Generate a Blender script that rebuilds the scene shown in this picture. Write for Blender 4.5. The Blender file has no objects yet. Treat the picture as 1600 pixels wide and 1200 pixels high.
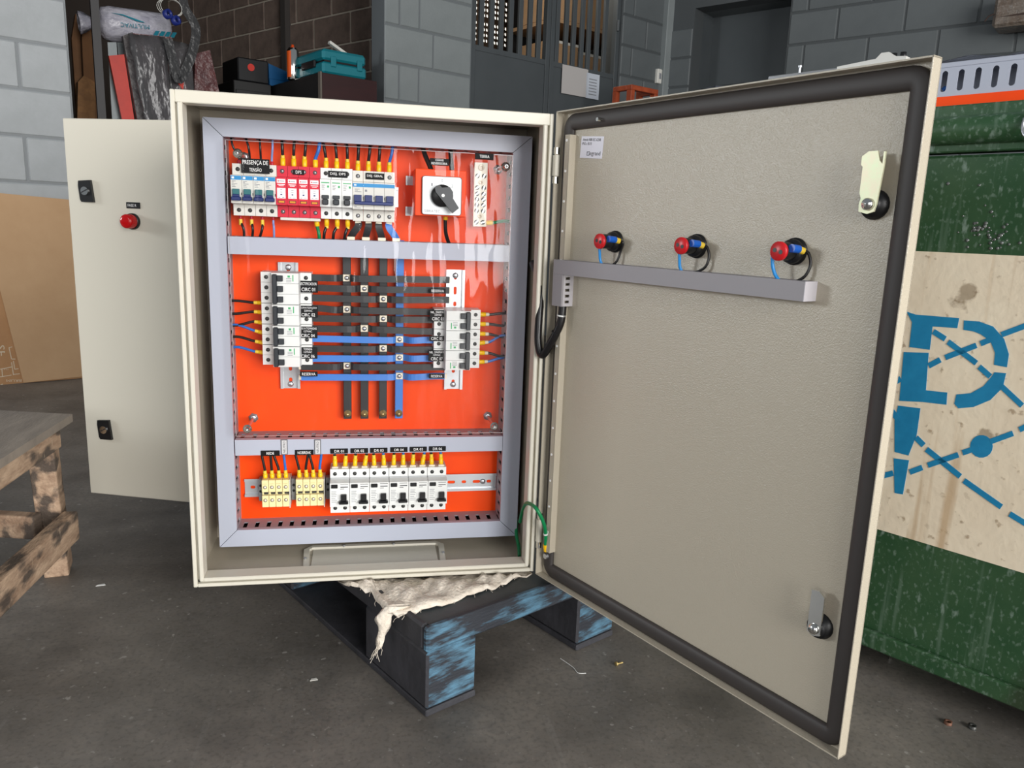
import bpy, math, random
import numpy as np
from mathutils import Vector, Matrix
random.seed(7)
S = bpy.context.scene
COL = S.collection
# ------------------------------------------------------------------ camera
ZB = 0.162                       # height of the enclosure's underside above the floor
CAM = np.array([0.2835, -1.2897, 0.6183 + ZB])
PITCH, ROLL, YAW, FPX = -0.2006, -0.0374, -0.1927, 1211.08
def _rot(rx, ry, rz):
    cx, sx, cy, sy, cz, sz = math.cos(rx), math.sin(rx), math.cos(ry), math.sin(ry), math.cos(rz), math.sin(rz)
    X = np.array([[1, 0, 0], [0, cx, -sx], [0, sx, cx]]); Y = np.array([[cy, 0, sy], [0, 1, 0], [-sy, 0, cy]])
    Z = np.array([[cz, -sz, 0], [sz, cz, 0], [0, 0, 1]]); return Z @ Y @ X
RC = _rot(PITCH, 0, YAW) @ _rot(0, ROLL, 0)
cam = bpy.data.cameras.new('camera'); camo = bpy.data.objects.new('camera', cam); COL.objects.link(camo)
cam.sensor_fit = 'HORIZONTAL'; cam.sensor_width = 36.0; cam.lens = FPX / 1600 * 36.0
cam.clip_start = 0.02; cam.clip_end = 60
m = Matrix.Identity(4)
for i in range(3):
    m[i][0] = RC[i, 0]; m[i][1] = RC[i, 2]; m[i][2] = -RC[i, 1]; m[i][3] = CAM[i]
camo.matrix_world = m; S.camera = camo
# ------------------------------------------------------------------ world, daylight, exposure
W = bpy.data.worlds.new('hall_ambient'); S.world = W; W.use_nodes = True
W.node_tree.nodes['Background'].inputs[0].default_value = (0.86, 0.93, 1.0, 1)
W.node_tree.nodes['Background'].inputs[1].default_value = 0.20
def area(name, loc, target, sx, sy, power, col=(1, 1, 1)):
    l = bpy.data.lights.new(name, 'AREA'); l.shape = 'RECTANGLE'; l.size = sx; l.size_y = sy; l.energy = power; l.color = col
    o = bpy.data.objects.new(name, l); COL.objects.link(o); o.location = loc
    o.rotation_euler = (Vector(target) - Vector(loc)).to_track_quat('-Z', 'Y').to_euler(); return o
area('gate_daylight', (3.0, -5.6, 1.75), (0.3, 0.0, 1.0), 4.0, 3.3, 500, (1.0, 0.985, 0.955))     # the open roller gate behind the camera
area('front_left_fill', (-2.9, -6.0, 1.7), (0.0, 0.3, 0.7), 3.2, 3.0, 75, (1.0, 0.99, 0.97))   # unseen fill added at front left, kept out of the acrylic's reflection
area('side_door_daylight', (-4.6, 0.55, 1.65), (0.8, -0.3, 0.9), 1.0, .8, 75, (0.92, 0.97, 1.0))   # side door in the long wall, left
S.view_settings.view_transform = 'Standard'; S.view_settings.look = 'None'; S.view_settings.gamma = 1.0
S.view_settings.use_curve_mapping = False; S.view_settings.exposure = 0.14
# ------------------------------------------------------------------ measuring helpers (camera ray meets a real plane)
def ray(x, y): return RC @ np.array([(x - 800) / FPX, 1, -(y - 600) / FPX])
def at_y(x, y, Y): d = ray(x, y); return Vector(CAM + d * (Y - CAM[1]) / d[1])
def at_z(x, y, Z): d = ray(x, y); return Vector(CAM + d * (Z - CAM[2]) / d[2])
def at_d(x, y, D): return Vector(CAM + ray(x, y) * D)
def at_pl(x, y, P0, n):
    d = ray(x, y); n = np.array(n); return Vector(CAM + d * (np.dot(np.array(P0) - CAM, n) / np.dot(d, n)))
# ------------------------------------------------------------------ mesh builder
class MB:
    def __init__(s): s.v = []; s.f = []; s.mi = []; s.sm = []
    def add(s, vs, fs, m=0, smooth=False):
        b = len(s.v); s.v += [tuple(v) for v in vs]
        for f in fs: s.f.append([b + i for i in f]); s.mi.append(m); s.sm.append(smooth)
        return s
    def box(s, x0, x1, y0, y1, z0, z1, c=0.0, m=0):
        x0, x1 = sorted((x0, x1)); y0, y1 = sorted((y0, y1)); z0, z1 = sorted((z0, z1))
        if c <= 0:
            vs = [(x, y, z) for x in (x0, x1) for y in (y0, y1) for z in (z0, z1)]
            return s.add(vs, [(0, 1, 3, 2), (4, 6, 7, 5), (0, 4, 5, 1), (2, 3, 7, 6), (0, 2, 6, 4), (1, 5, 7, 3)], m)
        c = min(c, (x1 - x0) * .45, (y1 - y0) * .45, (z1 - z0) * .45)
        X = (x0, x1); Y = (y0, y1); Z = (z0, z1); vs = []; I = {}
        for i in (0, 1):
            for j in (0, 1):
                for k in (0, 1):
                    sx, sy, sz = (1 - 2 * i) * c, (1 - 2 * j) * c, (1 - 2 * k) * c
                    I[i, j, k, 0] = len(vs); vs.append((X[i], Y[j] + sy, Z[k] + sz))
                    I[i, j, k, 1] = len(vs); vs.append((X[i] + sx, Y[j], Z[k] + sz))
                    I[i, j, k, 2] = len(vs); vs.append((X[i] + sx, Y[j] + sy, Z[k]))
        fs = []
        for i in (0, 1):
            fs.append([I[i, 0, 0, 0], I[i, 1, 0, 0], I[i, 1, 1, 0], I[i, 0, 1, 0]])
            fs.append([I[0, i, 0, 1], I[1, i, 0, 1], I[1, i, 1, 1], I[0, i, 1, 1]])
            fs.append([I[0, 0, i, 2], I[1, 0, i, 2], I[1, 1, i, 2], I[0, 1, i, 2]])
        for j in (0, 1):
            for k in (0, 1):
                fs.append([I[0, j, k, 1], I[1, j, k, 1], I[1, j, k, 2], I[0, j, k, 2]])
                fs.append([I[j, 0, k, 0], I[j, 1, k, 0], I[j, 1, k, 2], I[j, 0, k, 2]])
                fs.append([I[j, k, 0, 0], I[j, k, 1, 0], I[j, k, 1, 1], I[j, k, 0, 1]])
        for i in (0, 1):
            for j in (0, 1):
                for k in (0, 1): fs.append([I[i, j, k, 0], I[i, j, k, 1], I[i, j, k, 2]])
        return s.add(vs, fs, m)
    def obox(s, c, ax, ay, az, hx, hy, hz, m=0):          # oriented box
        c = Vector(c); ax, ay, az = Vector(ax).normalized(), Vector(ay).normalized(), Vector(az).normalized()
        vs = [c + ax * hx * i + ay * hy * j + az * hz * k for i in (-1, 1) for j in (-1, 1) for k in (-1, 1)]
        return s.add(vs, [(0, 1, 3, 2), (4, 6, 7, 5), (0, 4, 5, 1), (2, 3, 7, 6), (0, 2, 6, 4), (1, 5, 7, 3)], m)
    def cyl(s, p0, p1, r0, r1=None, n=16, m=0, cap=True, smooth=True):
        r1 = r0 if r1 is None else r1
        p0, p1 = Vector(p0), Vector(p1); d = (p1 - p0).normalized()
        a = d.orthogonal().normalized(); b = d.cross(a)
        ring = lambda p, r: [p + (a * math.cos(2 * math.pi * k / n) + b * math.sin(2 * math.pi * k / n)) * r for k in range(n)]
        s.add(ring(p0, r0) + ring(p1, r1), [(k, (k + 1) % n, n + (k + 1) % n, n + k) for k in range(n)], m, smooth)
        if cap:
            s.add(ring(p0, r0), [tuple(range(n))[::-1]], m); s.add(ring(p1, r1), [tuple(range(n))], m)
        return s
    def lathe(s, prof, p0, d, n=20, m=0):                  # prof: (distance along d, radius)
        p0, d = Vector(p0), Vector(d).normalized(); a = d.orthogonal().normalized(); b = d.cross(a)
        vs = []; fs = []
        for h, r in prof:
            for k in range(n): vs.append(p0 + d * h + (a * math.cos(2 * math.pi * k / n) + b * math.sin(2 * math.pi * k / n)) * max(r, 1e-5))
        for i in range(len(prof) - 1):
            for k in range(n): fs.append((i * n + k, i * n + (k + 1) % n, (i + 1) * n + (k + 1) % n, (i + 1) * n + k))
        return s.add(vs, fs, m, True)
    def sweep(s, pts, sec, up=(0, 0, 1), m=0, smooth=True, closed=False, cap=True):   # sec: 2-D outline
        pts = [Vector(p) for p in pts]; n = len(sec); vs = []; fs = []; N = len(pts)
        prev = None
        for i, p in enumerate(pts):
            if closed: t = (pts[(i + 1) % N] - pts[i - 1])
            else: t = pts[min(i + 1, N - 1)] - pts[max(i - 1, 0)]
            t.normalize()
            if prev is None:
                a = Vector(up) - t * Vector(up).dot(t)
                if a.length < 1e-4: a = t.orthogonal()
            else: a = prev - t * prev.dot(t)
            a.normalize(); prev = a; b = t.cross(a)
            vs += [p + b * q[0] + a * q[1] for q in sec]
        R = N if closed else N - 1
        for i in range(R):
            j = (i + 1) % N
            for k in range(n): fs.append((i * n + k, i * n + (k + 1) % n, j * n + (k + 1) % n, j * n + k))
        s.add(vs, fs, m, smooth)
        if cap and not closed:
            s.add(vs[:n], [tuple(range(n))[::-1]], m); s.add(vs[-n:], [tuple(range(n))], m)
        return s
    def tube(s, pts, r, n=8, m=0, closed=False):
        return s.sweep(pts, [(math.cos(2 * math.pi * k / n) * r, math.sin(2 * math.pi * k / n) * r) for k in range(n)], m=m, closed=closed)
    def flat(s, pts, w, t, up, m=0):
        return s.sweep(pts, [(-w / 2, -t / 2), (w / 2, -t / 2), (w / 2, t / 2), (-w / 2, t / 2)], up=up, m=m, smooth=False)
    def prism(s, poly, d, m=0):                            # poly: 3-D outline, d: extrusion vector
        n = len(poly); a = [Vector(p) for p in poly]; b = [p + Vector(d) for p in a]
        s.add(a, [tuple(range(n))], m); s.add(b, [tuple(range(n))[::-1]], m)
        return s.add(a + b, [(k, n + k, n + (k + 1) % n, (k + 1) % n) for k in range(n)], m)
    def cell(s, x0, x1, z0, z1, hx, hz, hw, hh, y0, y1, n=12, m=0):   # XZ plate with a pill hole (half sizes hw, hh) centred hx,hz
        r = min(hw, hh); inner = []; outer = []
        for k in range(n):
            t = 2 * math.pi * (k + .5) / n; cx, cz = math.cos(t), math.sin(t)
            inner.append((hx + cx * r + (hw - r) * (1 if cx > 0 else -1), hz + cz * r + (hh - r) * (1 if cz > 0 else -1)))
            q = max(abs(cx), abs(cz)); ux, uz = cx / q, cz / q
            outer.append((hx + (ux * (x1 - hx) if ux > 0 else -ux * (x0 - hx)), hz + (uz * (z1 - hz) if uz > 0 else -uz * (z0 - hz))))
        # snap the outer points nearest to the corners
        for cx_, cz_ in ((x0, z0), (x0, z1), (x1, z0), (x1, z1)):
            i = min(range(n), key=lambda k: (outer[k][0] - cx_) ** 2 + (outer[k][1] - cz_) ** 2); outer[i] = (cx_, cz_)
        vs = [(p[0], y0, p[1]) for p in inner] + [(p[0], y0, p[1]) for p in outer] + [(p[0], y1, p[1]) for p in inner] + [(p[0], y1, p[1]) for p in outer]
        fs = []
        for k in range(n):
            j = (k + 1) % n
            fs += [(k, j, n + j, n + k), (2 * n + k, 3 * n + k, 3 * n + j, 2 * n + j), (k, 2 * n + k, 2 * n + j, j), (n + k, n + j, 3 * n + j, 3 * n + k)]
        return s.add(vs, fs, m)
    def mesh(s, name, mats):
        me = bpy.data.meshes.new(name); me.from_pydata(s.v, [], s.f)
        for mt in (mats if isinstance(mats, (list, tuple)) else [mats]): me.materials.append(mt)
        me.polygons.foreach_set('material_index', s.mi); me.polygons.foreach_set('use_smooth', s.sm)
        me.update()
        import bmesh
        b = bmesh.new(); b.from_mesh(me); bmesh.ops.recalc_face_normals(b, faces=b.faces); b.to_mesh(me); b.free()
        return me
    def build(s, name, mats, parent=None, key=None, loc=None, rot=None):
        return mkobj(name, s.mesh(name, mats), parent, loc, rot)
def mkobj(name, me, parent=None, loc=None, rot=None):
    o = bpy.data.objects.new(name, me); COL.objects.link(o)
    if parent: o.parent = parent
    if loc is not None: o.location = loc
    if rot is not None: o.rotation_euler = rot
    return o
CACHE = {}
def part(name, key, fn, mats, parent, loc=None, rot=None):     # alike parts share one mesh
    if key not in CACHE: mb = MB(); fn(mb); CACHE[key] = mb.mesh(name, mats)
    return mkobj(name, CACHE[key], parent, loc, rot)
LABELS = {}
def tag(o, label, cat, group=None):
    o['label'] = label; o['category'] = cat
    if group: o['group'] = group
    return o
def thing(name, label, cat, loc=(0, 0, 0), rot=None, group=None):
    o = bpy.data.objects.new(name, None); o.empty_display_size = .02; COL.objects.link(o); o.location = loc
    if rot is not None: o.rotation_euler = rot
    return tag(o, label, cat, group)
def struct(o): o['kind'] = 'structure'; return o
def smoothpath(pts, k=6):
    P = [Vector(p) for p in pts]
    if len(P) < 3: return P
    out = []
    for i in range(len(P) - 1):
        a, b, c, d = P[max(i - 1, 0)], P[i], P[i + 1], P[min(i + 2, len(P) - 1)]
        for j in range(k):
            t = j / k
            out.append(.5 * ((2 * b) + (c - a) * t + (2 * a - 5 * b + 4 * c - d) * t * t + (3 * b - a - 3 * c + d) * t ** 3))
    return out + [P[-1]]
# ------------------------------------------------------------------ materials
def lin(c): return tuple(((v / 255) / 12.92 if v / 255 <= .04045 else ((v / 255 + .055) / 1.055) ** 2.4) for v in c)
MT = {}
def mat(name, rgb, rough=.5, metal=0., rgb2=None, scale=8., detail=6., lo=.35, hi=.65, bump=0., bscale=60., bdist=.001, coord='Object', spec=.5, stretch=None, trans=0., alpha=1.):
    if name in MT: return MT[name]
    M = bpy.data.materials.new(name); M.use_nodes = True; nt = M.node_tree; b = nt.nodes['Principled BSDF']
    b.inputs['Base Color'].default_value = (*lin(rgb), 1); b.inputs['Roughness'].default_value = rough; b.inputs['Metallic'].default_value = metal
    b.inputs['Specular IOR Level'].default_value = spec
    tc = None
    if rgb2 or bump:
        tc = nt.nodes.new('ShaderNodeTexCoord'); mp = nt.nodes.new('ShaderNodeMapping'); nt.links.new(tc.outputs[coord], mp.inputs[0])
        if stretch: mp.inputs['Scale'].default_value = stretch
    if rgb2:
        nz = nt.nodes.new('ShaderNodeTexNoise'); nz.inputs['Scale'].default_value = scale; nz.inputs['Detail'].default_value = detail; nz.inputs['Roughness'].default_value = .65
        nt.links.new(mp.outputs[0], nz.inputs['Vector'])
        rp = nt.nodes.new('ShaderNodeValToRGB'); rp.color_ramp.elements[0].position = lo; rp.color_ramp.elements[1].position = hi
        rp.color_ramp.elements[0].color = (*lin(rgb), 1); rp.color_ramp.elements[1].color = (*lin(rgb2), 1)
        nt.links.new(nz.outputs['Fac'], rp.inputs[0]); nt.links.new(rp.outputs[0], b.inputs['Base Color'])
    if bump:
        n2 = nt.nodes.new('ShaderNodeTexNoise'); n2.inputs['Scale'].default_value = bscale; n2.inputs['Detail'].default_value = 3
        nt.links.new(mp.outputs[0], n2.inputs['Vector'])
        bp = nt.nodes.new('ShaderNodeBump'); bp.inputs['Strength'].default_value = bump; bp.inputs['Distance'].default_value = bdist
        nt.links.new(n2.outputs['Fac'], bp.inputs['Height']); nt.links.new(bp.outputs[0], b.inputs['Normal'])
    MT[name] = M; return M
def overlay(M, rgb, scale, lo, hi, stretch=(1, 1, 1), detail=4., kind='noise', amount=1.):   # a second layer of marks over the base colour
    nt = M.node_tree; b = nt.nodes['Principled BSDF']
    tc = nt.nodes.new('ShaderNodeTexCoord'); mp = nt.nodes.new('ShaderNodeMapping'); mp.inputs['Scale'].default_value = stretch
    nt.links.new(tc.outputs['Object'], mp.inputs[0])
    if kind == 'noise':
        nz = nt.nodes.new('ShaderNodeTexNoise'); nz.inputs['Scale'].default_value = scale; nz.inputs['Detail'].default_value = detail; out = nz.outputs['Fac']
    else:
        nz = nt.nodes.new('ShaderNodeTexVoronoi'); nz.inputs['Scale'].default_value = scale; nz.feature = 'DISTANCE_TO_EDGE' if kind == 'crack' else 'F1'; out = nz.outputs['Distance']
    nt.links.new(mp.outputs[0], nz.inputs['Vector'])
    rp = nt.nodes.new('ShaderNodeMapRange'); rp.inputs['From Min'].default_value = lo; rp.inputs['From Max'].default_value = hi; rp.inputs['To Max'].default_value = amount
    nt.links.new(out, rp.inputs['Value'])
    mx = nt.nodes.new('ShaderNodeMix'); mx.data_type = 'RGBA'
    src = b.inputs['Base Color'].links[0].from_socket if b.inputs['Base Color'].links else None
    if src: nt.links.new(src, mx.inputs['A'])
    else: mx.inputs['A'].default_value = b.inputs['Base Color'].default_value
    mx.inputs['B'].default_value = (*lin(rgb), 1); nt.links.new(rp.outputs[0], mx.inputs['Factor'])
    nt.links.new(mx.outputs['Result'], b.inputs['Base Color']); return M
def emission(name, rgb, st):
    M = bpy.data.materials.new(name); M.use_nodes = True; nt = M.node_tree; nt.nodes.remove(nt.nodes['Principled BSDF'])
    e = nt.nodes.new('ShaderNodeEmission'); e.inputs[0].default_value = (*lin(rgb), 1); e.inputs[1].default_value = st
    nt.links.new(e.outputs[0], nt.nodes['Material Output'].inputs[0]); return M
def clearfilm(name, tint=(255, 255, 255), rough=.02, ior=1.45, haze=0., bump=.0, bscale=4., stretch=(1, 1, 1), bdist=.01):   # clear sheet: see-through plus mirror-like gloss by Fresnel
    M = bpy.data.materials.new(name); M.use_nodes = True; nt = M.node_tree; nt.nodes.remove(nt.nodes['Principled BSDF'])
    tr = nt.nodes.new('ShaderNodeBsdfTransparent'); tr.inputs[0].default_value = (*lin(tint), 1)
    gl = nt.nodes.new('ShaderNodeBsdfGlossy'); gl.inputs['Roughness'].default_value = rough
    df = nt.nodes.new('ShaderNodeBsdfDiffuse'); df.inputs[0].default_value = (.8, .8, .82, 1)
    fr = nt.nodes.new('ShaderNodeFresnel'); fr.inputs[0].default_value = ior
    m1 = nt.nodes.new('ShaderNodeMixShader'); m1.inputs[0].default_value = haze
    nt.links.new(tr.outputs[0], m1.inputs[1]); nt.links.new(df.outputs[0], m1.inputs[2])
    m2 = nt.nodes.new('ShaderNodeMixShader'); nt.links.new(fr.outputs[0], m2.inputs[0]); nt.links.new(m1.outputs[0], m2.inputs[1]); nt.links.new(gl.outputs[0], m2.inputs[2])
    if bump:
        tc = nt.nodes.new('ShaderNodeTexCoord'); mp = nt.nodes.new('ShaderNodeMapping'); mp.inputs['Scale'].default_value = stretch; nt.links.new(tc.outputs['Object'], mp.inputs[0])
        nz = nt.nodes.new('ShaderNodeTexNoise'); nz.inputs['Scale'].default_value = bscale; nz.inputs['Detail'].default_value = 2; nt.links.new(mp.outputs[0], nz.inputs['Vector'])
        bp = nt.nodes.new('ShaderNodeBump'); bp.inputs['Strength'].default_value = bump; bp.inputs['Distance'].default_value = bdist
        nt.links.new(nz.outputs['Fac'], bp.inputs['Height']); nt.links.new(bp.outputs[0], gl.inputs['Normal'])
    nt.links.new(m2.outputs[0], nt.nodes['Material Output'].inputs[0]); return M
CREAM = mat('enclosure_paint', (211, 206, 192), .42, bump=.12, bscale=420, bdist=.0006)
CREAM_IN = mat('enclosure_paint_shaded_orange_peel', (184, 175, 158), .23, spec=.6, bump=.6, bscale=620, bdist=.0010)  # same cream paint, darkened to put the inner faces' shade into the colour
ORANGE = mat('orange_plate_paint', (250, 77, 3), .42, rgb2=(246, 70, 3), spec=.25, scale=5)
DUCT = mat('grey_duct_pvc', (174, 179, 194), .4)
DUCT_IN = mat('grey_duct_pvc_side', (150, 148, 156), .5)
WHITE = mat('white_plastic', (226, 227, 225), .4)
WHITE2 = mat('warm_white_plastic', (214, 212, 205), .4)
BLACK = mat('black_plastic', (22, 22, 24), .35)
TOGGLE = mat('dark_grey_toggle', (38, 42, 48), .4)
BLUE_T = mat('blue_toggle', (22, 40, 100), .35)
TEAL_T = mat('teal_toggle_tip', (40, 105, 110), .35)
SKY = mat('sky_blue_strip', (28, 135, 196), .4)
RED = mat('red_arrester', (206, 16, 50), .35)
REDL = mat('red_lens', (190, 6, 14), .15)
YEL = mat('yellow_ferrule', (248, 196, 8), .4)
CREAMY = mat('cream_terminal', (238, 222, 168), .45)
WIRE_K = mat('black_wire', (18, 16, 18), .32)
WIRE_B = mat('blue_wire', (44, 106, 190), .35)
WIRE_LB = mat('light_blue_wire', (128, 150, 205), .4)
WIRE_SB = mat('sky_blue_wire', (30, 140, 215), .35)
WIRE_G = mat('green_wire', (0, 128, 74), .35)
BAR_K = mat('black_sleeved_bar', (36, 37, 40), .45)
TAGK = mat('black_tag_plate', (15, 15, 17), .6, spec=.2)
CABK = mat('matt_black_duct_fill', (10, 10, 11), .9, spec=.1)
BAR_B = mat('blue_sleeved_bar', (62, 124, 205), .42)
TIN = mat('tinned_copper', (226, 216, 196), .35, metal=.3)
STEEL = mat('zinc_steel', (200, 202, 206), .28, metal=.85)
RAIL = mat('galvanised_rail', (212, 216, 220), .3, metal=.55)
BRASS = mat('yellow_zinc', (214, 190, 130), .3, metal=.8)
CHROME = mat('chrome', (225, 225, 222), .12, metal=1.)
SCREW = mat('dark_screw', (70, 70, 68), .4, metal=.5)
GASKET = mat('rubber_gasket', (58, 53, 51), .55)
PRINTW = mat('white_print', (245, 245, 245), .6)
PRINTK = mat('black_print', (30, 30, 34), .6)
PRINTG = mat('green_print', (70, 170, 110), .6)
PRINTGR = mat('grey_print', (130, 132, 138), .6)
CLEAR = clearfilm('clear_acrylic', (252, 252, 252), .045, 1.35, .002, .6, 3.0, (7, 1, 1.6), .008)
BAGFILM = clearfilm('cloudy_bag_film', (190, 188, 192), .22, 1.4, .07, .8, 26, (1, 1, .5), .012)
EDGE = clearfilm('clear_acrylic_edge', (225, 225, 228), .2, 1.5, .35)
# ------------------------------------------------------------------ lettering
TXT = {}
def text_mesh(s, mt):
    k = (s, mt.name)
    if k in TXT: return TXT[k]
    cu = bpy.data.curves.new('lettering', 'FONT'); cu.body = s; cu.size = 1; cu.align_x = 'CENTER'; cu.align_y = 'CENTER'; cu.resolution_u = 2
    o = bpy.data.objects.new('lettering', cu); COL.objects.link(o); dg = bpy.context.evaluated_depsgraph_get()
    me = bpy.data.meshes.new_from_object(o.evaluated_get(dg)); bpy.data.objects.remove(o); bpy.data.curves.remove(cu)
    me.name = 'lettering'; me.materials.clear(); me.materials.append(mt)
    xs = [v.co.x for v in me.vertices]; ys = [v.co.y for v in me.vertices]
    w, h = max(xs) - min(xs), max(ys) - min(ys); cx, cy = (max(xs) + min(xs)) / 2, (max(ys) + min(ys)) / 2
    for v in me.vertices: v.co.x -= cx; v.co.y -= cy
    TXT[k] = (me, w, h); return TXT[k]
def lettering(s, mt, parent, loc, w, h=None, rot=(math.pi / 2, 0, 0), name='lettering'):   # fits the text into w x h, facing -y by default
    me, tw, th = text_mesh(s, mt)
    sx = w / tw; sz = (h / th) if h else sx
    o = mkobj(name, me, parent, loc, rot); o.scale = (sx, sz, 1); return o
# ================================================================== THE ROOM
FLOOR = mat('dark_concrete_floor', (90, 86, 81), .52, rgb2=(127, 121, 114), scale=2.6, detail=14, lo=.38, hi=.64, bump=.25, bscale=35, bdist=.002)
overlay(FLOOR, (170, 167, 162), 60, .655, .70, (1, 1, 1), 6, amount=.6)
overlay(FLOOR, (104, 101, 98), 55, .42, .72, (1, 1, 1), 8, amount=.55)
overlay(FLOOR, (150, 147, 143), 30, .665, .70, (1.2, .05, 1), 3, amount=.16)
overlay(FLOOR, (146, 143, 139), 26, .67, .70, (.06, 1.2, 1), 3, amount=.12)
overlay(FLOOR, (64, 61, 58), 130, .50, .66, (1, 1, 1), 5, amount=.32)
overlay(FLOOR, (140, 136, 130), 150, .63, .71, (1, 1, 1), 4, amount=.35)
overlay(FLOOR, (50, 48, 47), 3.2, .54, .70, (1, 1, 1), 6, amount=.5)
struct(MB().box(-9, 9, -9, 10, -.12, 0).build('floor', FLOOR))
class Frame:
    def __init__(s, o, deg): s.o = Vector((o[0], o[1], 0)); s.a = math.radians(deg); s.e = Vector((math.cos(s.a), math.sin(s.a), 0)); s.n = Vector((-math.sin(s.a), math.cos(s.a), 0))
    def px(s, x, y, off=0):                      # pixel -> (u, z) on the plane shifted by off along n
        q = at_pl(x, y, s.o + s.n * off, s.n); return (q - s.o).dot(s.e), q.z
    def w(s, u, v, z): return s.o + s.e * u + s.n * v + Vector((0, 0, z))
    @property
    def rot(s): return (0, 0, s.a)
A1 = at_d(600, 36, 4.3); FA = Frame(A1, 28.5)
PAINT = mat('grey_wall_paint', (130, 136, 137), .6, rgb2=(120, 126, 127), scale=3, bump=.3, bscale=90, bdist=.002)  # pale, mid and dark wall tones paint in the daylight's fall-off
PAINT_J = mat('grey_wall_joint', (104, 109, 112), .7)
PAINT_L = mat('wall_paint_lit', (176, 180, 183), .6, rgb2=(162, 166, 168), scale=4, bump=.3, bscale=70, bdist=.002)  # left pier lightened in colour for the daylight reaching it
PAINT_LJ = mat('wall_joint_lit', (138, 142, 145), .7)
PAINT_D = mat('wall_paint_shaded', (92, 97, 99), .6, rgb2=(84, 89, 91), scale=3, bump=.3, bscale=90, bdist=.002)  # far walls darkened in colour for the weaker light there
PAINT_DJ = mat('wall_joint_shaded', (70, 74, 76), .7)
RAW = mat('bare_concrete_block', (138, 120, 110), .85, rgb2=(112, 97, 89), scale=9, bump=.5, bscale=120, bdist=.002)
MORTAR = mat('light_mortar', (196, 188, 174), .9)
STEELG = mat('grey_gate_paint', (71, 76, 79), .5, rgb2=(66, 71, 74), scale=4)
def blocks(frame, parent, rows, mt, z0, off=0., h=.2, gap=.009, proud=.006):
    for zc, us in rows:
        for a, b in zip(us[:-1], us[1:]):
            w = round(b - a - gap, 3); hh = h - gap
            part('block', ('block', w, round(hh, 3), mt.name), lambda mb: mb.box(-w / 2, w / 2, -.02, .03, -hh / 2, hh / 2, .006), mt, parent,
                 ((a + b) / 2, off - proud + .02, zc + h / 2))
def wallbox(name, frame, rects, mt, th):
    mb = MB()
    for u0, u1, z0, z1 in rects: mb.box(u0, u1, .0, th, z0, z1)
    return struct(mb.build(name, mt, loc=frame.o, rot=frame.rot))
# ---- long wall A: pale pier on the left, store opening, grey pier, gate, grey end
FL = Frame(FA.w(0, .13, 0), 28.5); uL = FL.px(108, 90)[0]; uP0 = FA.px(600, 90)[0]; uP1 = FA.px(736, 90)[0]; uG1 = FA.px(967, 100)[0]; uK = FA.px(1038, 100)[0]
zj = FA.px(600, 36)[1]; zj -= math.floor(zj / .2) * .2
zl = FL.px(100, 147)[1]; zl -= math.floor(zl / .2) * .2
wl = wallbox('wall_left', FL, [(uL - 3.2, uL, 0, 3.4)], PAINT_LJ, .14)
rows = []
for k in range(0, 12):
    z = zl + .2 * k
    if z > 2.4: continue
    if int(round(z / .2)) % 2 == 0: rows.append((z, [uL - 1.0, uL - .6, uL - .2, uL + .001]))
    else: rows.append((z, [uL - .8, uL - .4, uL + .001]))
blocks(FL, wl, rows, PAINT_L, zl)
wp = wallbox('wall_pier', FA, [(uP0, uP1, 0, 3.4)], PAINT_J, .14)
u1, u2, u3 = FA.px(624, 70)[0], FA.px(655, 70)[0], FA.px(677, 70)[0]
rows = []
for k in range(2, 14):
    z = zj + .2 * k
    if z < .4 or z > 2.8: continue
    odd = int(round((z - FA.px(600, 93)[1]) / .2)) % 2 == 0
    rows.append((z, [uP0 - .001, u3, uP1] if odd else [uP0 - .001, u1, u2, uP1]))
blocks(FA, wp, rows, PAINT, zj)
we = wallbox('wall_end', FA, [(uG1, uK + .02, 0, 3.4), (uP1, uG1, 2.9, 3.4)], PAINT_DJ, .14)
rows = []
for k in range(2, 14):
    z = zj + .2 * k
    if z < .5 or z > 2.8: continue
    mid = uG1 + (.12 if k % 2 else .26)
    rows.append((z, [uG1 + .01, mid, uK - .03] if k % 2 else [uG1 + .01, mid, uK - .03]))
blocks(FA, we, rows, PAINT_D, zj)
struct(MB().box(-.035, .035, -.05, .0, 0, 3.4, .004).build('trim_1', PAINT, loc=FA.w(uK - .02, 0, 0), rot=FA.rot))
# ---- right wall B with a doorway
KP = FA.w(uK, 0, 0); FB = Frame(KP, -50)
b0, b1 = FB.px(1083, 60)[0], FB.px(1231, 60)[0]; zt = FB.px(1086, 13)[1]
wb = wallbox('wall_right', FB, [(-.02, b0, 0, 3.4), (b0, b1, zt, 3.4), (b1, 5.2, 0, 3.4)], PAINT_DJ, .14)
zb = FB.px(1410, 51)[1]; zb -= math.floor(zb / .2) * .2; ub = FB.px(1412, 45)[0]
rows = []
for k in range(2, 14):
    z = zb + .2 * k
    if z < .5 or z > 2.8: continue
    st = ub + (0 if int(round((z - FB.px(1410, 51)[1]) / .2)) % 2 == 0 else .2)
    us = [b1 + .002] + [st + .4 * j for j in range(-8, 14) if b1 + .06 < st + .4 * j < 4.8]
    rows.append((z, us))
    if z + .2 <= zt + .02: rows.append((z, [.03, b0 - .002]))
blocks(FB, wb, rows, PAINT_D, zb)
door = struct(MB().box(b0 - .01, b1 + .01, .30, .34, 0, zt + .3).box(b0 - .05, b0, .14, .34, 0, zt + .3).box(b1, b1 + .05, .14, .34, 0, zt + .3).build('door_1', STEELG, loc=FB.o, rot=FB.rot))
struct(MB().box(b0, b1, .14, .34, zt, zt + .04).build('trim_2', PAINT_D, loc=FB.o, rot=FB.rot))
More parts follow.
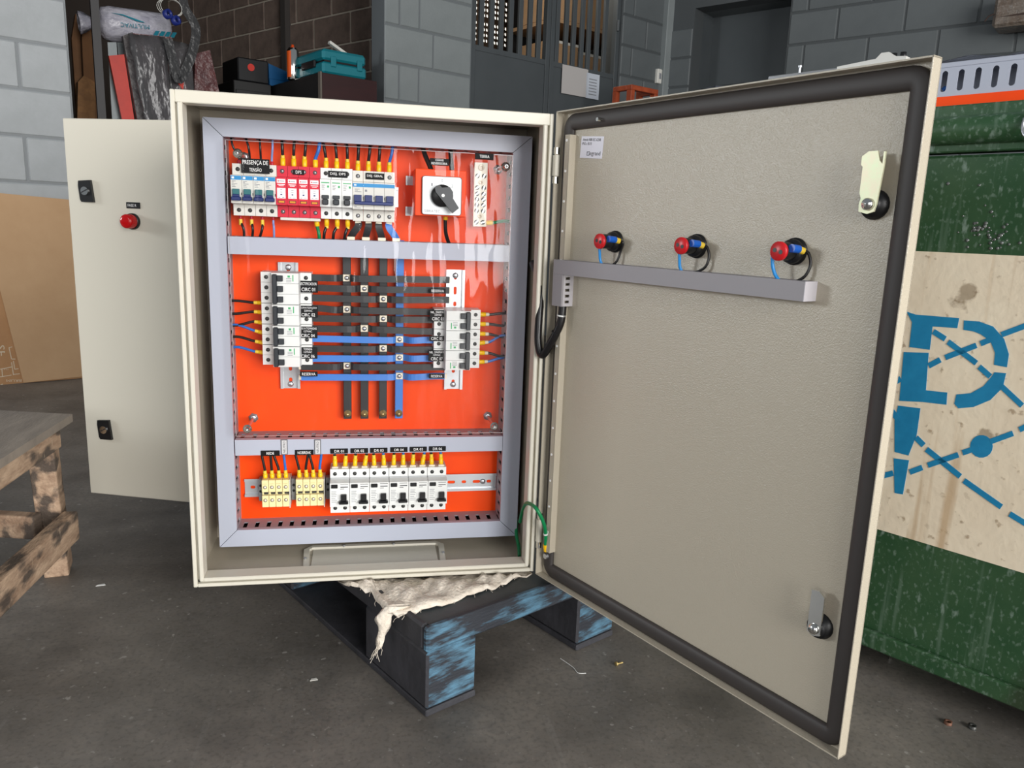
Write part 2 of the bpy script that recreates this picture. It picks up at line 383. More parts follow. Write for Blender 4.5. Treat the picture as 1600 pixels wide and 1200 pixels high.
# ---- the dark store room behind the opening
D0 = at_d(560, 50, 5.2); FD = Frame(D0, -50)
zd = FD.px(420, 46)[1]; zd -= math.floor(zd / .2) * .2
wd = wallbox('wall_store', FD, [(-4.2, .9, 0, 2.75)], MORTAR, .14)
rows = []; ud = FD.px(491, 40)[0]
for k in range(3, 14):
    z = zd + .2 * k
    if z < .8 or z > 2.6: continue
    st = ud + (0 if k % 2 else .2)
    rows.append((z, [st + .4 * j for j in range(-7, 3)]))
blocks(FD, wd, rows, RAW, zd)
struct(MB().box(-.028, .028, -.05, 0, 0, 2.75).build('trim_3', mat('dark_concrete_post', (70, 66, 64), .8), loc=FD.w(FD.px(451, 40)[0], 0, 0), rot=FD.rot))
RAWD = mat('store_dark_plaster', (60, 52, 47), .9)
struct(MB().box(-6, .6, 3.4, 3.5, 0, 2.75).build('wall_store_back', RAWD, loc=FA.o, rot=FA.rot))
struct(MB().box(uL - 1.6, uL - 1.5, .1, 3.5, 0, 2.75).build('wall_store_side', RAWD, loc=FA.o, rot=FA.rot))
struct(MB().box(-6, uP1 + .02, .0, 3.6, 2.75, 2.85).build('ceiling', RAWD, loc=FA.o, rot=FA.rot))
# ---- parts room behind the gate: perforated brick window, side walls, ceiling
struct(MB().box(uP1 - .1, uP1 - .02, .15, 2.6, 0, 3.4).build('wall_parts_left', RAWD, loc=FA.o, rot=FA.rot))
struct(MB().box(uK + .6, uK + .7, .1, 2.6, 0, 3.4).build('wall_parts_right', PAINT_D, loc=FA.o, rot=FA.rot))
struct(MB().box(uP1 - .1, uK + .7, .14, 2.7, 3.4, 3.5).build('ceiling_parts', PAINT_D, loc=FA.o, rot=FA.rot))
OFFW = 2.0
ua, ub2 = FA.px(738, 40, OFFW)[0], FA.px(850, 40, OFFW)[0]; zw0 = FA.px(740, 60, OFFW)[1] - .02
BRICK = mat('perforated_brick', (84, 64, 48), .9, rgb2=(66, 50, 38), scale=12)
mb = MB()
px_, pz_ = .031, .047
nx = int((ub2 - ua) / px_) + 1; z = zw0; r_ = 0
while z < zw0 + 1.15:
    solid = r_ % 5 == 4
    for i in range(nx):
        x = ua + i * px_
        if solid: mb.box(x, x + px_, OFFW, OFFW + .02, z, z + pz_ * .55)
        else: mb.cell(x, x + px_, z, z + pz_, x + px_ / 2, z + pz_ / 2, .0142, .0165, OFFW, OFFW + .02, 8)
    z += pz_ * (.55 if solid else 1); r_ += 1
mb.box(uP1 - .1, ua, OFFW, OFFW + .1, 0, 3.4); mb.box(ua + nx * px_, uK + .6, OFFW, OFFW + .1, 0, 3.4); mb.box(ua, ua + nx * px_, OFFW, OFFW + .1, 0, zw0); mb.box(ua, ua + nx * px_, OFFW, OFFW + .1, z, 3.4)
pw = struct(mb.build('wall_parts_back', BRICK, loc=FA.o, rot=FA.rot))
struct(MB().box(ua, ua + nx * px_, OFFW + .09, OFFW + .1, zw0, z).build('window_1', emission('daylight_through_bricks', (255, 252, 240), 2.2), loc=FA.o, rot=FA.rot))
pl_ = bpy.data.lights.new('parts_room_fill', 'POINT'); pl_.energy = 26; pl_.color = (1, .93, .82); pl_.shadow_soft_size = .15  # unseen fill light added to brighten the cartons behind the gate
plo = bpy.data.objects.new('parts_room_fill', pl_); COL.objects.link(plo); plo.location = FA.w((uP1 + uG1) / 2 + .1, .45, 2.9)
# ---- the barred gate: two leaves
def leaf(label, u0, u1, zs, bars):
    t = thing('metal_gate', label, 'gate', FA.w(u0, .02, 0), FA.rot, 'barred steel gate leaves')
    MB().box(.02, u1 - u0 - .02, .0, .004, .05, zs).build('sheet_panel', STEELG, t)
    MB().box(0, .035, -.01, .03, .03, 3.0, .002).box(u1 - u0 - .035, u1 - u0, -.01, .03, .03, 3.0, .002).box(.035, u1 - u0 - .035, -.01, .03, .03, .07).box(.035, u1 - u0 - .035, -.005, .03, zs - .02, zs + .01).box(.035, u1 - u0 - .035, -.01, .03, 2.96, 3.0).build('frame', STEELG, t)
    for x in bars:
        u = FA.px(x, 50)[0] - u0
        part('bar', 'gatebar', lambda mb: mb.box(-.017, .017, 0, .02, 0, 1.0, .002), STEELG, t, (u, 0, zs)).scale = (1, 1, 2.96 - zs)
    return t
zs1 = FA.px(742, 71)[1]; uM = FA.px(861, 80)[0]
g1 = leaf('grey steel gate leaf with bars in front of the perforated bricks', uP1 + .005, uM, zs1, (756, 772, 787, 802, 817, 832, 846))
g2 = leaf('grey steel gate leaf with papers, bars in front of cardboard boxes', uM + .004, uG1, zs1, (875, 889, 901, 914, 925, 938, 950))
uh, zh = FA.px(966, 40)[0], FA.px(966, 40)[1]
MB().cyl((0, 0, -.035), (0, 0, .035), .01).build('hinge', STEELG, g2, loc=(uh - uM - .004, -.02, zh))
# ================================================================== MAIN ENCLOSURE
WX, HZ, DY = .5886, .8, .215          # width, height, depth
HX, HY, DA = .5896, -.0096, -1.1274   # hinge line and the door's angle
T = .017; TI = .0155; DW, DH = .6, .8027
enc = thing('electrical_enclosure', 'open cream steel enclosure with orange mounting plate standing on the blue pallet', 'enclosure', (0, 0, ZB))
th = .0018
mb = MB()
mb.box(0, th, .012, DY, 0, HZ).box(WX - th, WX, .012, DY, 0, HZ).box(th, WX - th, .012, DY, 0, th).box(th, WX - th, .012, DY, HZ - th, HZ).box(0, WX, DY - th, DY, 0, HZ)
mb.build('body', CREAM_IN, enc)
# front rim: outer bead, gutter, inner bead; the top side is a flat band
mb = MB(); g0, g1_, g2_, g3 = 0, .0065, .0105, .0175
for s in ('L', 'R'):
    X = (lambda a: a) if s == 'L' else (lambda a: WX - a)
    mb.box(X(g0), X(g1_), 0, .014, 0, HZ, .0012); mb.box(X(g1_ - .0005), X(g2_ + .0005), .008, .014, .003, HZ - .003); mb.box(X(g2_), X(g3), -.003, .03, .011, HZ - .0175, .0016)
mb.box(g1_, WX - g1_, 0, .014, 0, g1_, .0012); mb.box(g1_, WX - g1_, .008, .014, g1_ - .0005, g2_ + .0005); mb.box(g3 - .001, WX - g3 + .001, -.003, .03, g2_, g3, .0016)
mb.box(g1_, WX - g1_, 0, .03, HZ - .0185, HZ, .0012)
mb.build('front_rim', CREAM, enc)
# orange mounting plate on four studs
PY = .168
p = MB().box(.019, WX - .019, PY, PY + .002, .026, HZ - .026).build('mounting_plate', ORANGE, enc)
for x in (.03, WX - .03):
    for z in (.04, HZ - .04): part('mounting_stud', 'mstud', lambda mb: mb.cyl((0, PY + .002, 0), (0, DY - .001, 0), .004, n=8), STEEL, enc, (x, 0, z))
# gland plate in the floor of the box
gA, gB = at_y(470, 886, .05), at_y(697, 880, .05)
x0, x1 = at_z(476, 880, ZB + .004).x, at_z(694, 872, ZB + .004).x
y0, y1 = .028, at_z(585, 852, ZB + .004).y
gp = MB().box(x0 + .012, x1 - .012, y0 + .004, y1 - .010, .0022, .0036).build('gland_plate', CREAM, enc)
mb = MB()
mb.sweep([(x0 + .01, y0, .003), (x0 + .004, y0 + .02, .003), (x0, y1 - .012, .003), (x0 + .01, y1, .003), (x1 - .01, y1, .003), (x1, y1 - .012, .003), (x1 - .004, y0 + .02, .003), (x1 - .01, y0, .003), ], [(-.006, -.001), (.006, -.001), (.005, .0035), (-.005, .0035)], closed=True, smooth=False)
mb.build('gland_frame', CREAM, enc)
for gx, gy in ((.26, .03), (.66, .03), (.27, .97), (.64, .97), (.0, .5), (1., .5)):
    part('plate_screw', 'gscrew', lambda mb: mb.cyl((0, 0, 0), (0, 0, .0035), .0028, n=10), STEEL, enc, (x0 + (x1 - x0) * gx, y0 + (y1 - y0) * gy, .0055 if gx in (0., 1.) or gy > .9 else .003))
# hinges
for z0, z1 in ((.690, .747), (.050, .116)):
    h = MB().cyl((HX + .0045, -.006, z0 + .012), (HX + .0045, -.006, z1 - .012), .0062, n=14).build('hinge', CREAM, enc)
    MB().cyl((HX + .0045, -.006, z0), (HX + .0045, -.006, z0 + .0105), .0052, n=12).cyl((HX + .0045, -.006, z1 - .0105), (HX + .0045, -.006, z1), .0052, n=12).cyl((HX + .0045, -.006, z0 - .006), (HX + .0045, -.006, z1 + .006), .0028, n=8).build('hinge_pin', CHROME, h)
# door (local: x along the width, y outwards, z up)
DL, DR_ = (HX, HY, 0), (0, 0, DA)
mb = MB()
mb.box(0, DW, TI, T, 0, DH)
mb.box(0, DW, 0, T, 0, .0018).box(0, DW, 0, T, DH - .0018, DH).box(0, .0018, 0, T, 0, DH).box(DW - .0018, DW, 0, T, 0, DH, .0004)
door_o = MB(); door_o = mb.build('door', [CREAM_IN], enc, loc=DL, rot=DR_)
def rrect(x0, x1, z0, z1, r, n=5):
    out = []
    for cx, cz, a0 in ((x1 - r, z0 + r, -90), (x1 - r, z1 - r, 0), (x0 + r, z1 - r, 90), (x0 + r, z0 + r, 180)):
        for k in range(n + 1):
            t = math.radians(a0 + 90 * k / n); out.append((cx + r * math.cos(t), cz + r * math.sin(t)))
    return out
pts = [Vector((x, TI - .0005, z)) for x, z in rrect(.0192, DW - .0140, .0150, DH - .0172, .013)]
sec = [(-.0125, 0), (-.0125, -.003), (-.009, -.0058), (-.004, -.0068), (0, -.0072), (.004, -.0068), (.009, -.0058), (.0125, -.003), (.0125, 0)]
MB().sweep(pts, [(a, -b) for a, b in sec], up=(0, -1, 0), closed=True, smooth=True).build('gasket', GASKET, door_o)
st = MB()
st.box(.0225, .0335, TI - .013, TI - .011, .052, .765).box(.0325, .034, TI - .013, TI, .052, .765)
rail_o = st.build('stiffener_rail', CREAM_IN, door_o)
for k in range(15):
    z = .09 + k * .0476
    part('rail_hole', 'railhole', lambda mb: mb.cyl((0, 0, 0), (0, -.0006, 0), .0022, n=8), PRINTW, door_o, (.0268, TI - .0131, z))
part('stud', 'doorstud', lambda mb: mb.cyl((0, 0, 0), (0, -.012, 0), .003, n=8), CHROME, door_o, (.0996, TI - .004, .7824))
stk = MB().box(-.026, .026, -.0006, 0, -.0165, .0165).build('sticker', mat('sticker_white', (228, 226, 236), .4), door_o, loc=(.0735, TI - .0003, .744), rot=(0, math.radians(4), 0))
for s_, w_, h_, x_, z_ in (('Atende NBR IEC 62208', .042, .0042, -.001, .0115), ('IP65 e IK10', .022, .0042, -.0115, .0055), ('legrand', .026, .0082, .009, -.0098)):
    o = mkobj('print', text_mesh(s_, PRINTK)[0], door_o, None, None); me, tw, th_ = text_mesh(s_, PRINTK)
    c, s4 = math.cos(math.radians(4)), math.sin(math.radians(4))
    o.location = (.0735 + x_ * c + z_ * s4, TI - .0011, .744 - x_ * s4 + z_ * c); o.rotation_euler = (math.pi / 2, math.radians(4), 0); o.scale = (w_ / tw, h_ / th_, 1)
mb = MB()
for a, b, c, d in ((-.0022, .0022, -.003, -.0022), (-.0022, .0022, .0022, .003), (-.003, -.0022, -.003, .003), (.0022, .003, -.003, .0005)): mb.box(a, b, -.0003, 0, c, d)
mb.build('logo', PRINTK, door_o, loc=(.0662, TI - .0009, .7349), rot=(0, math.radians(4), 0))
# cam locks on the door
CAMZ = mat('iridescent_zinc', (222, 212, 184), .42, metal=.35, rgb2=(214, 222, 186), scale=60)
for k, (lu, lz, lm) in enumerate(((.5496, .6563, CAMZ), (.5483, .1489, CHROME))):
    lk = MB().lathe([(0, .0165), (.003, .0165), (.004, .0145), (.009, .014), (.009, .0115), (.013, .0115), (.013, .0)], (lu, TI, lz), (0, -1, 0), 20).build('cam_lock', BLACK, enc, loc=DL, rot=DR_)
    mb = MB()
    if k == 0: pol = [(-.0098, -.008), (-.0104, 0), (-.009, .006), (-.0112, .012), (-.0112, .040), (-.0135, .042), (-.0135, .051), (-.006, .056), (.004, .056), (.007, .046), (.0108, .042), (.0108, .055), (.0128, .055), (.0128, .040), (.0105, .010), (.0098, 0), (.0078, -.008), (0, -.0105)]
    else: pol = [(-.0088, -.006), (-.0088, .048), (.001, .050), (.0088, .044), (.0088, -.006), (0, -.0095)]
    mb.prism([(lu + a, TI - .0135, lz + b) for a, b in pol], (0, -.0025, 0)); mb.build('lever', lm, lk)
    MB().lathe([(0, .0068), (.002, .0068), (.0045, .005), (.005, 0)], (lu, TI - .016, lz), (0, -1, 0), 16).build('screw', CHROME, lk)
    MB().box(lu - .012, lu + .012, T, T + .005, lz - .028, lz + .028, .003).build('key_plate', BLACK, lk)
# earth tab at the foot of the door
MB().box(.0145, .0265, TI - .006, TI - .004, .024, .05).cyl((.0205, TI - .004, .041), (.0205, TI - .012, .041), .005, n=8).build('earth_tab', STEEL, door_o)
# ------------------------------------------------------------------ second, closed enclosure behind
E2 = at_d(97, 181, 1.573); F2 = Frame(E2, -19.8)
e2 = thing('electrical_enclosure', 'closed cream steel enclosure with red lamp, half hidden behind the open one', 'enclosure', (E2.x, E2.y, ZB), F2.rot)
W2, D2 = .6, .21
MB().box(.0, W2, .0, .018, 0, .8, .0015).build('door', CREAM, e2)
MB().box(.004, W2 - .004, .0185, .05 + D2, .003, .797, .001).build('body', CREAM, e2)
for px_l, py_l in ((136.5, 298.5), (165.5, 670.5)):
    u, z = F2.px(px_l, py_l); z -= ZB
    lk = MB().prism([(u - .0135, -.0001, z - .017), (u - .016, -.0001, z + .010), (u - .015, -.0001, z + .020), (u + .012, -.0001, z + .022), (u + .0165, -.0001, z - .022), (u - .011, -.0001, z - .022)], (0, -.006, 0)).build('lock', BLACK, e2)
    MB().cyl((u - .001, -.0055, z), (u - .001, -.0085, z), .0085, n=16).build('key_barrel', CHROME, lk)
    MB().obox((u - .001, -.0088, z), (1, 0, -2), (0, 1, 0), (2, 0, 1), .0009, .0004, .0075).build('key_slot', PRINTK, lk)
u, z = F2.px(208.5, 321); z -= ZB
nt_ = MB().box(u - .0155, u + .0155, -.0015, -.0001, z - .0062, z + .0062, .0005).build('name_plate', BLACK, e2)
lettering('FASE R', PRINTW, nt_, (u - .002, -.0018, z), .019, .0055)
u, z = F2.px(208, 346); z -= ZB
lb = MB().lathe([(0, .0165), (.005, .0165), (.007, .0155), (.007, .012)], (u, -.0001, z), (0, -1, 0), 24).build('lamp_bezel', BLACK, e2)
MB().lathe([(0, .0145), (.016, .0142), (.0185, .0125), (.0195, .008), (.0197, .0)], (u, -.006, z), (0, -1, 0), 24).build('lamp_lens', REDL, lb)
# ================================================================== INSIDE THE OPEN ENCLOSURE
def zz(v): return v + ZB
# ------------------------------------------------------------------ slotted wiring ducts
CF = .11                                   # front plane of the duct covers
def duct(label, cover_poly, wall_lines, group='grey slotted ducts on the orange plate'):
    # cover_poly: (x,z) outline of the cover; wall_lines: ((x0,z0),(x1,z1), inward?) slotted walls
    cx = sum(p[0] for p in cover_poly) / len(cover_poly); cz = min(p[1] for p in cover_poly)
    t = thing('wiring_duct', label, 'cable duct', (cx, PY, zz(cz)), None, group)
    mb = MB()
    for (ax, az), (bx, bz) in wall_lines:
        L = math.hypot(bx - ax, bz - az); d = ((bx - ax) / L, (bz - az) / L); n = (-d[1] * .0009, d[0] * .0009)
        def slab(s0, s1, y0, y1):
            q = []
            for s_, y_ in ((s0, y0), (s1, y0), (s1, y1), (s0, y1)): q.append(Vector((ax + d[0] * s_ - n[0] - cx, y_ - PY, az + d[1] * s_ - n[1] - cz)))
            mb.prism(q, (2 * n[0], 0, 2 * n[1]))
        slab(0, L, PY - .020, PY)
        slab(0, L, CF + .009, CF + .013)
        pitch = .0208; k = int(L / pitch); m0 = (L - k * pitch) / 2
        slab(0, m0 + .003, CF + .013, PY - .020)
        for i in range(k):
            slab(m0 + i * pitch + .0105, min(m0 + (i + 1) * pitch + .003, L), CF + .013, PY - .020)
    mb.build('slotted_channel', DUCT_IN, t)
    xs = [p[0] for p in cover_poly]; zs = [p[1] for p in cover_poly]; vert = (max(zs) - min(zs)) > (max(xs) - min(xs)); mb = MB()
    if vert:
        for o_ in (-.0065, .0065): mb.tube([((min(xs) + max(xs)) / 2 + o_ - cx, CF + .027 - PY, min(zs) + .03 - cz), ((min(xs) + max(xs)) / 2 + o_ - cx, CF + .027 - PY, max(zs) - .03 - cz)], .0072, 8)
    else:
        for o_ in (-.0065, .0065): mb.tube([(min(xs) + .03 - cx, CF + .027 - PY, (min(zs) + max(zs)) / 2 + o_ - cz), (max(xs) - .03 - cx, CF + .027 - PY, (min(zs) + max(zs)) / 2 + o_ - cz)], .0072, 8)
    mb.box(min(xs) + .031 - cx if not vert else min(xs) + .003 - cx, max(xs) - .031 - cx if not vert else max(xs) - .003 - cx, -.0016, -.0004, min(zs) + .003 - cz, max(zs) - .003 - cz)  # black backing sheet added so the slots look dark
    fb = mb.build('cables_and_black_backing', CABK, t); fb['kind'] = 'stuff'
    mb = MB(); mb.prism([(p[0] - cx, CF - PY, p[1] - cz) for p in cover_poly], (0, .009, 0)); mb.build('cover', DUCT, t)
    return t
ox0, ox1, oz0, oz1, ix0, ix1, iz0, iz1 = .0245, .577, .0245, .775, .0553, .5432, .0563, .746
e_ = .0006
duct('grey slotted duct forming the left side of the frame around the plate', [(ox0, oz0 + e_), (ox0, oz1 - e_), (ix0, iz1 - e_), (ix0, iz0 + e_)], [((ix0 - .001, iz0), (ix0 - .001, iz1)), ((ox0 + .001, oz0), (ox0 + .001, oz1))])
duct('grey slotted duct forming the right side of the frame, next to the hinges', [(ox1, oz0 + e_), (ox1, oz1 - e_), (ix1, iz1 - e_), (ix1, iz0 + e_)], [((ix1 + .001, iz0), (ix1 + .001, iz1)), ((ox1 - .001, oz0), (ox1 - .001, oz1))])
duct('grey slotted duct forming the top of the frame around the plate', [(ox0 + e_, oz1), (ox1 - e_, oz1), (ix1 - e_, iz1), (ix0 + e_, iz1)], [((ix0, iz1 + .001), (ix1, iz1 + .001)), ((ox0, oz1 - .001), (ox1, oz1 - .001))])
duct('grey slotted duct forming the bottom of the frame above the gland plate', [(ox0 + e_, oz0), (ox1 - e_, oz0), (ix1 - e_, iz0), (ix0 + e_, iz0)], [((ix0, iz0 - .001), (ix1, iz0 - .001)), ((ox0, oz0 + .001), (ox1, oz0 + .001))])
duct('horizontal grey duct under the top row of breakers', [(.0572, .5547), (.5425, .5547), (.5425, .584), (.0572, .584)], [((.0572, .5835), (.5425, .5835)), ((.0572, .5552), (.5425, .5552))])
duct('horizontal grey duct above the residual current breakers', [(.0572, .198), (.5425, .198), (.5425, .227), (.0572, .227)], [((.0572, .2265), (.5425, .2265)), ((.0572, .1985), (.5425, .1985))])
# ------------------------------------------------------------------ rails
def din_rail(label, x0, x1, z0, z1, vert, screws):
    t = thing('mounting_rail', label, 'rail', (x0, PY, zz(z0)), None, 'slotted metal mounting rails')
    L = (z1 - z0) if vert else (x1 - x0); mb = MB()
    Wd = .035; k = int(L / .025); m0 = (L - k * .025) / 2
    def put(mb): pass
    raw = MB(); raw.box(0, L, -.0075, -.0065, 0, .004); raw.box(0, L, -.0075, -.0065, Wd - .004, Wd)
    raw.box(0, L, -.0075, -.001, .004, .005); raw.box(0, L, -.0075, -.001, Wd - .005, Wd - .004)
    raw.box(0, m0, -.002, -.001, .005, Wd - .005); raw.box(L - m0, L, -.002, -.001, .005, Wd - .005)
    for i in range(k): raw.cell(m0 + i * .025, m0 + (i + 1) * .025, .005, Wd - .005, m0 + (i + .5) * .025, Wd / 2, .0075 if i % 2 else .0045, .0031, -.002, -.001, 12)
    if vert: raw.v = [(Wd - v[2], v[1], v[0]) for v in raw.v]
    raw.build('rail', RAIL, t)
    for s_ in screws:
        c = (Wd / 2, -.002, s_) if vert else (s_, -.002, Wd / 2)
        part('screw', 'railscrew', lambda mb: mb.lathe([(0, .0055), (.0018, .0052), (.003, .003), (.0032, 0)], (0, 0, 0), (0, -1, 0), 14), STEEL, t, c)
    return t
din_rail('vertical metal rail behind the left column of breakers', .1330, .168, .3095, .5405, True, (.008, .222))
din_rail('vertical metal rail behind the right column of breakers', .4345, .4695, .3072, .535, True, (.009, .217))
din_rail('long horizontal metal rail along the bottom of the plate', .0634, .5422, .1015, .1365, False, (.028, .452))
din_rail('horizontal metal rail hidden behind the top row of breakers', .062, .345, .6445, .6795, False, (.004,))
# ------------------------------------------------------------------ breakers
RB = PY - .0075                             # rail front
def prof(mb, x0, x1):
    P = [(0, -.0425), (-.0405, -.0425), (-.0405, -.0245), (-.0625, -.0225), (-.0625, .0225), (-.0405, .0245), (-.0405, .0425), (0, .0425)]
    mb.prism([(x0, y, z) for y, z in P], (x1 - x0, 0, 0))
def screws(t, n, mt=SCREW, skip=()):
    for i in range(n):
        for z in (.0335, -.0335):
            part('terminal_screw', ('tscrew', mt.name), lambda mb: (mb.cyl((0, 0, 0), (0, -.0004, 0), .0036, n=12), mb.lathe([(0.0004, .0026), (.0009, .0022), (.001, 0)], (0, 0, 0), (0, -1, 0), 10, 1), mb.box(-.0024, .0024, -.0012, -.0009, -.0004, .0004, m=2)), [BLACK, mt, BLACK], t, ((i + .5) * .018, -.0405, z))
def breaker(name, label, loc, rot, n, style, group=None, cat='circuit breaker'):
    t = thing(name, label, cat, loc, rot, group)
    base = {'weg': WHITE2, 'arr': RED, 'sch': WHITE, 'gen': WHITE2, 'dr': WHITE}[style]
    part('body', ('body', n, style), lambda mb: [prof(mb, i * .018 + .00025, (i + 1) * .018 - .00025) for i in range(n)] if style != 'dr' else prof(mb, .0004, n * .018 - .0004), base, t)
    screws(t, n, STEEL if style in ('gen', 'arr') else SCREW)
    f = -.0625
    for i in range(n):
        x = (i + .5) * .018
        if style == 'weg':
            part('brand_strip', 'wegstrip', lambda mb: (mb.box(-.0085, .0085, -.0003, 0, -.0033, .0033), mb.box(-.0068, -.003, -.0005, -.0003, -.0016, .0016, m=1)), [SKY, PRINTW], t, (x, f, .0185))
            part('print', 'wegprint', lambda mb: [mb.box(-.0068, -.0068 + w, -.0003, 0, z, z + .0009) for w, z in ((.006, .0125), (.003, .0105), (.0085, .0082), (.005, .006), (.006, .0035))], PRINTGR, t, (x, f, 0))
            part('toggle', 'wegtog', lambda mb: (mb.box(-.0055, .0055, -.007, 0, -.0085, .0005, .0006, m=1), mb.box(-.0055, .0055, -.0085, 0, -.0125, -.0082, .0008), mb.box(-.0075, .0075, -.0095, 0, -.0185, -.0122, .001)), [BLUE_T, TEAL_T], t, (x, f, 0))
            part('print_mark', 'wegmark', lambda mb: mb.box(-.0006, .0006, -.0003, 0, -.002, .0022), PRINTK, t, (x + .0082, f, -.0075))
        elif style == 'arr':
            part('name_label', 'arrl1', lambda mb: (mb.box(-.0068, .0068, -.0004, 0, -.0032, .0032), mb.box(-.0055, -.0035, -.0006, -.0004, -.0012, .0008, m=1), mb.box(-.003, .005, -.0006, -.0004, -.0008, .0003, m=2)), [PRINTW, RED, PRINTGR], t, (x, f, .0165))
            part('print', 'arrp', lambda mb: (mb.box(-.006, .006, -.0003, 0, .0007, .0018), mb.box(-.004, .004, -.0003, 0, -.0014, -.0004)), PRINTW, t, (x, f, .0095))
            part('rating_label', 'arrl2', lambda mb: (mb.box(-.0068, .0068, -.0004, 0, -.0085, .0085), [mb.box(-.002, .002, -.0006, -.0004, z, z + .0008, m=1) for z in (.005, .0015)], mb.box(-.0015, .0015, -.0006, -.0004, -.003, -.001, m=2), mb.box(-.005, -.002, -.0006, -.0004, -.0072, -.0064, m=1), mb.box(.001, .005, -.0006, -.0004, -.0072, -.0064, m=1)), [PRINTW, PRINTGR, BLUE_T], t, (x, f, -.0035))
            part('status_window', 'arrw', lambda mb: (mb.box(-.006, .006, -.0003, 0, -.0024, .0024, m=1), mb.box(-.0045, .0045, -.0007, -.0003, -.0014, .0014)), [mat('amber_window', (214, 150, 40), .3), mat('dark_red', (120, 10, 20), .4)], t, (x, f, -.0175))
        elif style == 'sch':
            part('print', 'schp', lambda mb: ([mb.box(-.006, -.006 + w, -.0003, 0, z, z + .0008) for w, z in ((.006, .0125), (.004, .0105), (.005, .008), (.004, .0055))], mb.box(-.0066, .0066, -.0003, 0, .0162, .0178, m=1), mb.box(.003, .0062, -.0003, 0, .009, .0125, m=1)), [PRINTGR, PRINTG], t, (x, f, 0))
            part('toggle', 'schtog', lambda mb: (mb.box(-.0058, .0058, -.004, 0, -.0095, -.0035, .0006), mb.box(-.005, .005, -.0095, 0, -.0195, -.0100, .0014)), TOGGLE, t, (x, f, 0))
        elif style == 'gen':
            part('toggle', 'gentog', lambda mb: mb.box(-.0062, .0062, -.006, 0, -.0098, .0012, .0006), BLUE_T, t, (x, f, 0))
            if i < n - 1: part('print_mark', 'genmark', lambda mb: mb.box(-.0006, .0006, -.0003, 0, -.0025, .0025), PRINTK, t, (x + .009, f, -.004))
    if style == 'gen':
        w = n * .018
        MB().box(.0005, w - .0005, f - .0003, f, .0145, .0205).box(.003, .0065, f - .0005, f - .0003, .0163, .0187, m=1).build('brand_strip', [SKY, PRINTW], t)
        MB().box(.003, w - .003, f - .0105, f, -.0150, -.0095, .001).build('toggle_bar', BLUE_T, t)
        mb = MB()
        for ww, z in ((.008, .0105), (.005, .0085), (.011, .006)): mb.box(.004, .004 + ww, f - .0003, f, z, z + .0009)
        mb.box(.021, .0245, f - .0003, f, .007, .0105); mb.box(.003, .007, f - .0003, f, -.0185, -.0172); mb.box(.003, .014, f - .0003, f, -.021, -.0202)
        mb.build('print', PRINTGR, t)
    return t
def wide(t, label=None): return t
ordn = ['first', 'second', 'third', 'fourth', 'fifth', 'sixth', 'seventh', 'eighth', 'ninth', 'tenth', 'eleventh']
GR_T = 'breakers clipped side by side in the top row'
X0, ZT = .0668, .662
n1 = ['first', 'second', 'third', 'fourth']
for i in range(4):
    breaker('circuit_breaker', f'white single breaker with blue toggle, {n1[i]} from the left in the top row', (X0 + .018 * i, RB, zz(ZT)), None, 1, 'weg', 'four breakers under the voltage presence tag')
for i in range(4):
    breaker('surge_arrester', f'red surge arrester with white labels, {n1[i]} from the left of the four', (X0 + .018 * (4 + i), RB, zz(ZT)), None, 1, 'arr', 'red surge arresters in the top row', 'surge arrester')
for i, w_ in enumerate(('left', 'middle', 'right')):
    breaker('circuit_breaker', f'white single breaker with black toggle under the DISJ. DPS tag, {w_} one of three', (X0 + .018 * (8 + i), RB, zz(ZT)), None, 1, 'sch', 'three breakers for the surge arresters')
breaker('main_breaker', 'wide white four-pole breaker with dark blue toggle bar, right end of top row', (X0 + .018 * 11, RB, zz(ZT - .002)), None, 4, 'gen')
comb = MB().box(X0 + .076, X0 + .143, PY - .046, PY - .036, zz(ZT) - .0478, zz(ZT) - .0428, .0006).build('comb_busbar', WHITE2)
tag(comb, 'white plastic comb bar along the underside of the red surge arresters', 'busbar')
# left and right columns: breakers turned on their side
def side_breaker(label, x, z, n, left, dot=True):
    # local x runs downwards for the left column, upwards for the right column
    rot = (0, math.pi / 2, 0) if left else (0, -math.pi / 2, 0)
    t = thing('circuit_breaker', label, 'circuit breaker', (x, RB, zz(z)), rot, 'breakers in the left column' if left else 'breakers in the right column')
    part('body', ('body', n, 'sch'), lambda mb: [prof(mb, i * .018 + .00025, (i + 1) * .018 - .00025) for i in range(n)], WHITE, t)
    screws(t, n)
    f = -.0625; w = n * .018
    # the toggle end is local -z (image left for the left column, image right for the right column)
    part('toggle_bar', ('tbar', n), lambda mb: mb.box(.002, n * .018 - .0015, f - .0095, f, -.0205, -.0128, .0012), TOGGLE, t)
    for i in range(n):
        part('toggle', 'sidetog', lambda mb: mb.box(-.005, .005, -.006, 0, -.0126, -.0032, .0006), TOGGLE, t, ((i + .5) * .018, f, 0))
    part('print', ('sprint', n), lambda mb: (mb.box(.004, .0045 + .003, f - .0003, f, .0045, .0085), mb.box(.003, .014, f - .0003, f, .0125, .0142), [mb.box(.009 + .0028 * k, .0098 + .0028 * k, f - .0003, f, .002, .0105, m=1) for k in range(3)]), [PRINTG, PRINTGR], t)
    return t
XC, zc = .1505, .5255
for lab, n in (('white three-pole breaker tagged CIRC 01 at the top of the left column', 3), ('white two-pole breaker tagged CIRC 02, second from the top of the left column', 2), ('white two-pole breaker tagged CIRC 04, third from the top of the left column', 2), ('white two-pole breaker tagged CIRC 06 at the foot of the left column', 2)):
    side_breaker(lab, XC, zc, n, True); zc -= .018 * n + .0006
XR, zr = .4522, .3567
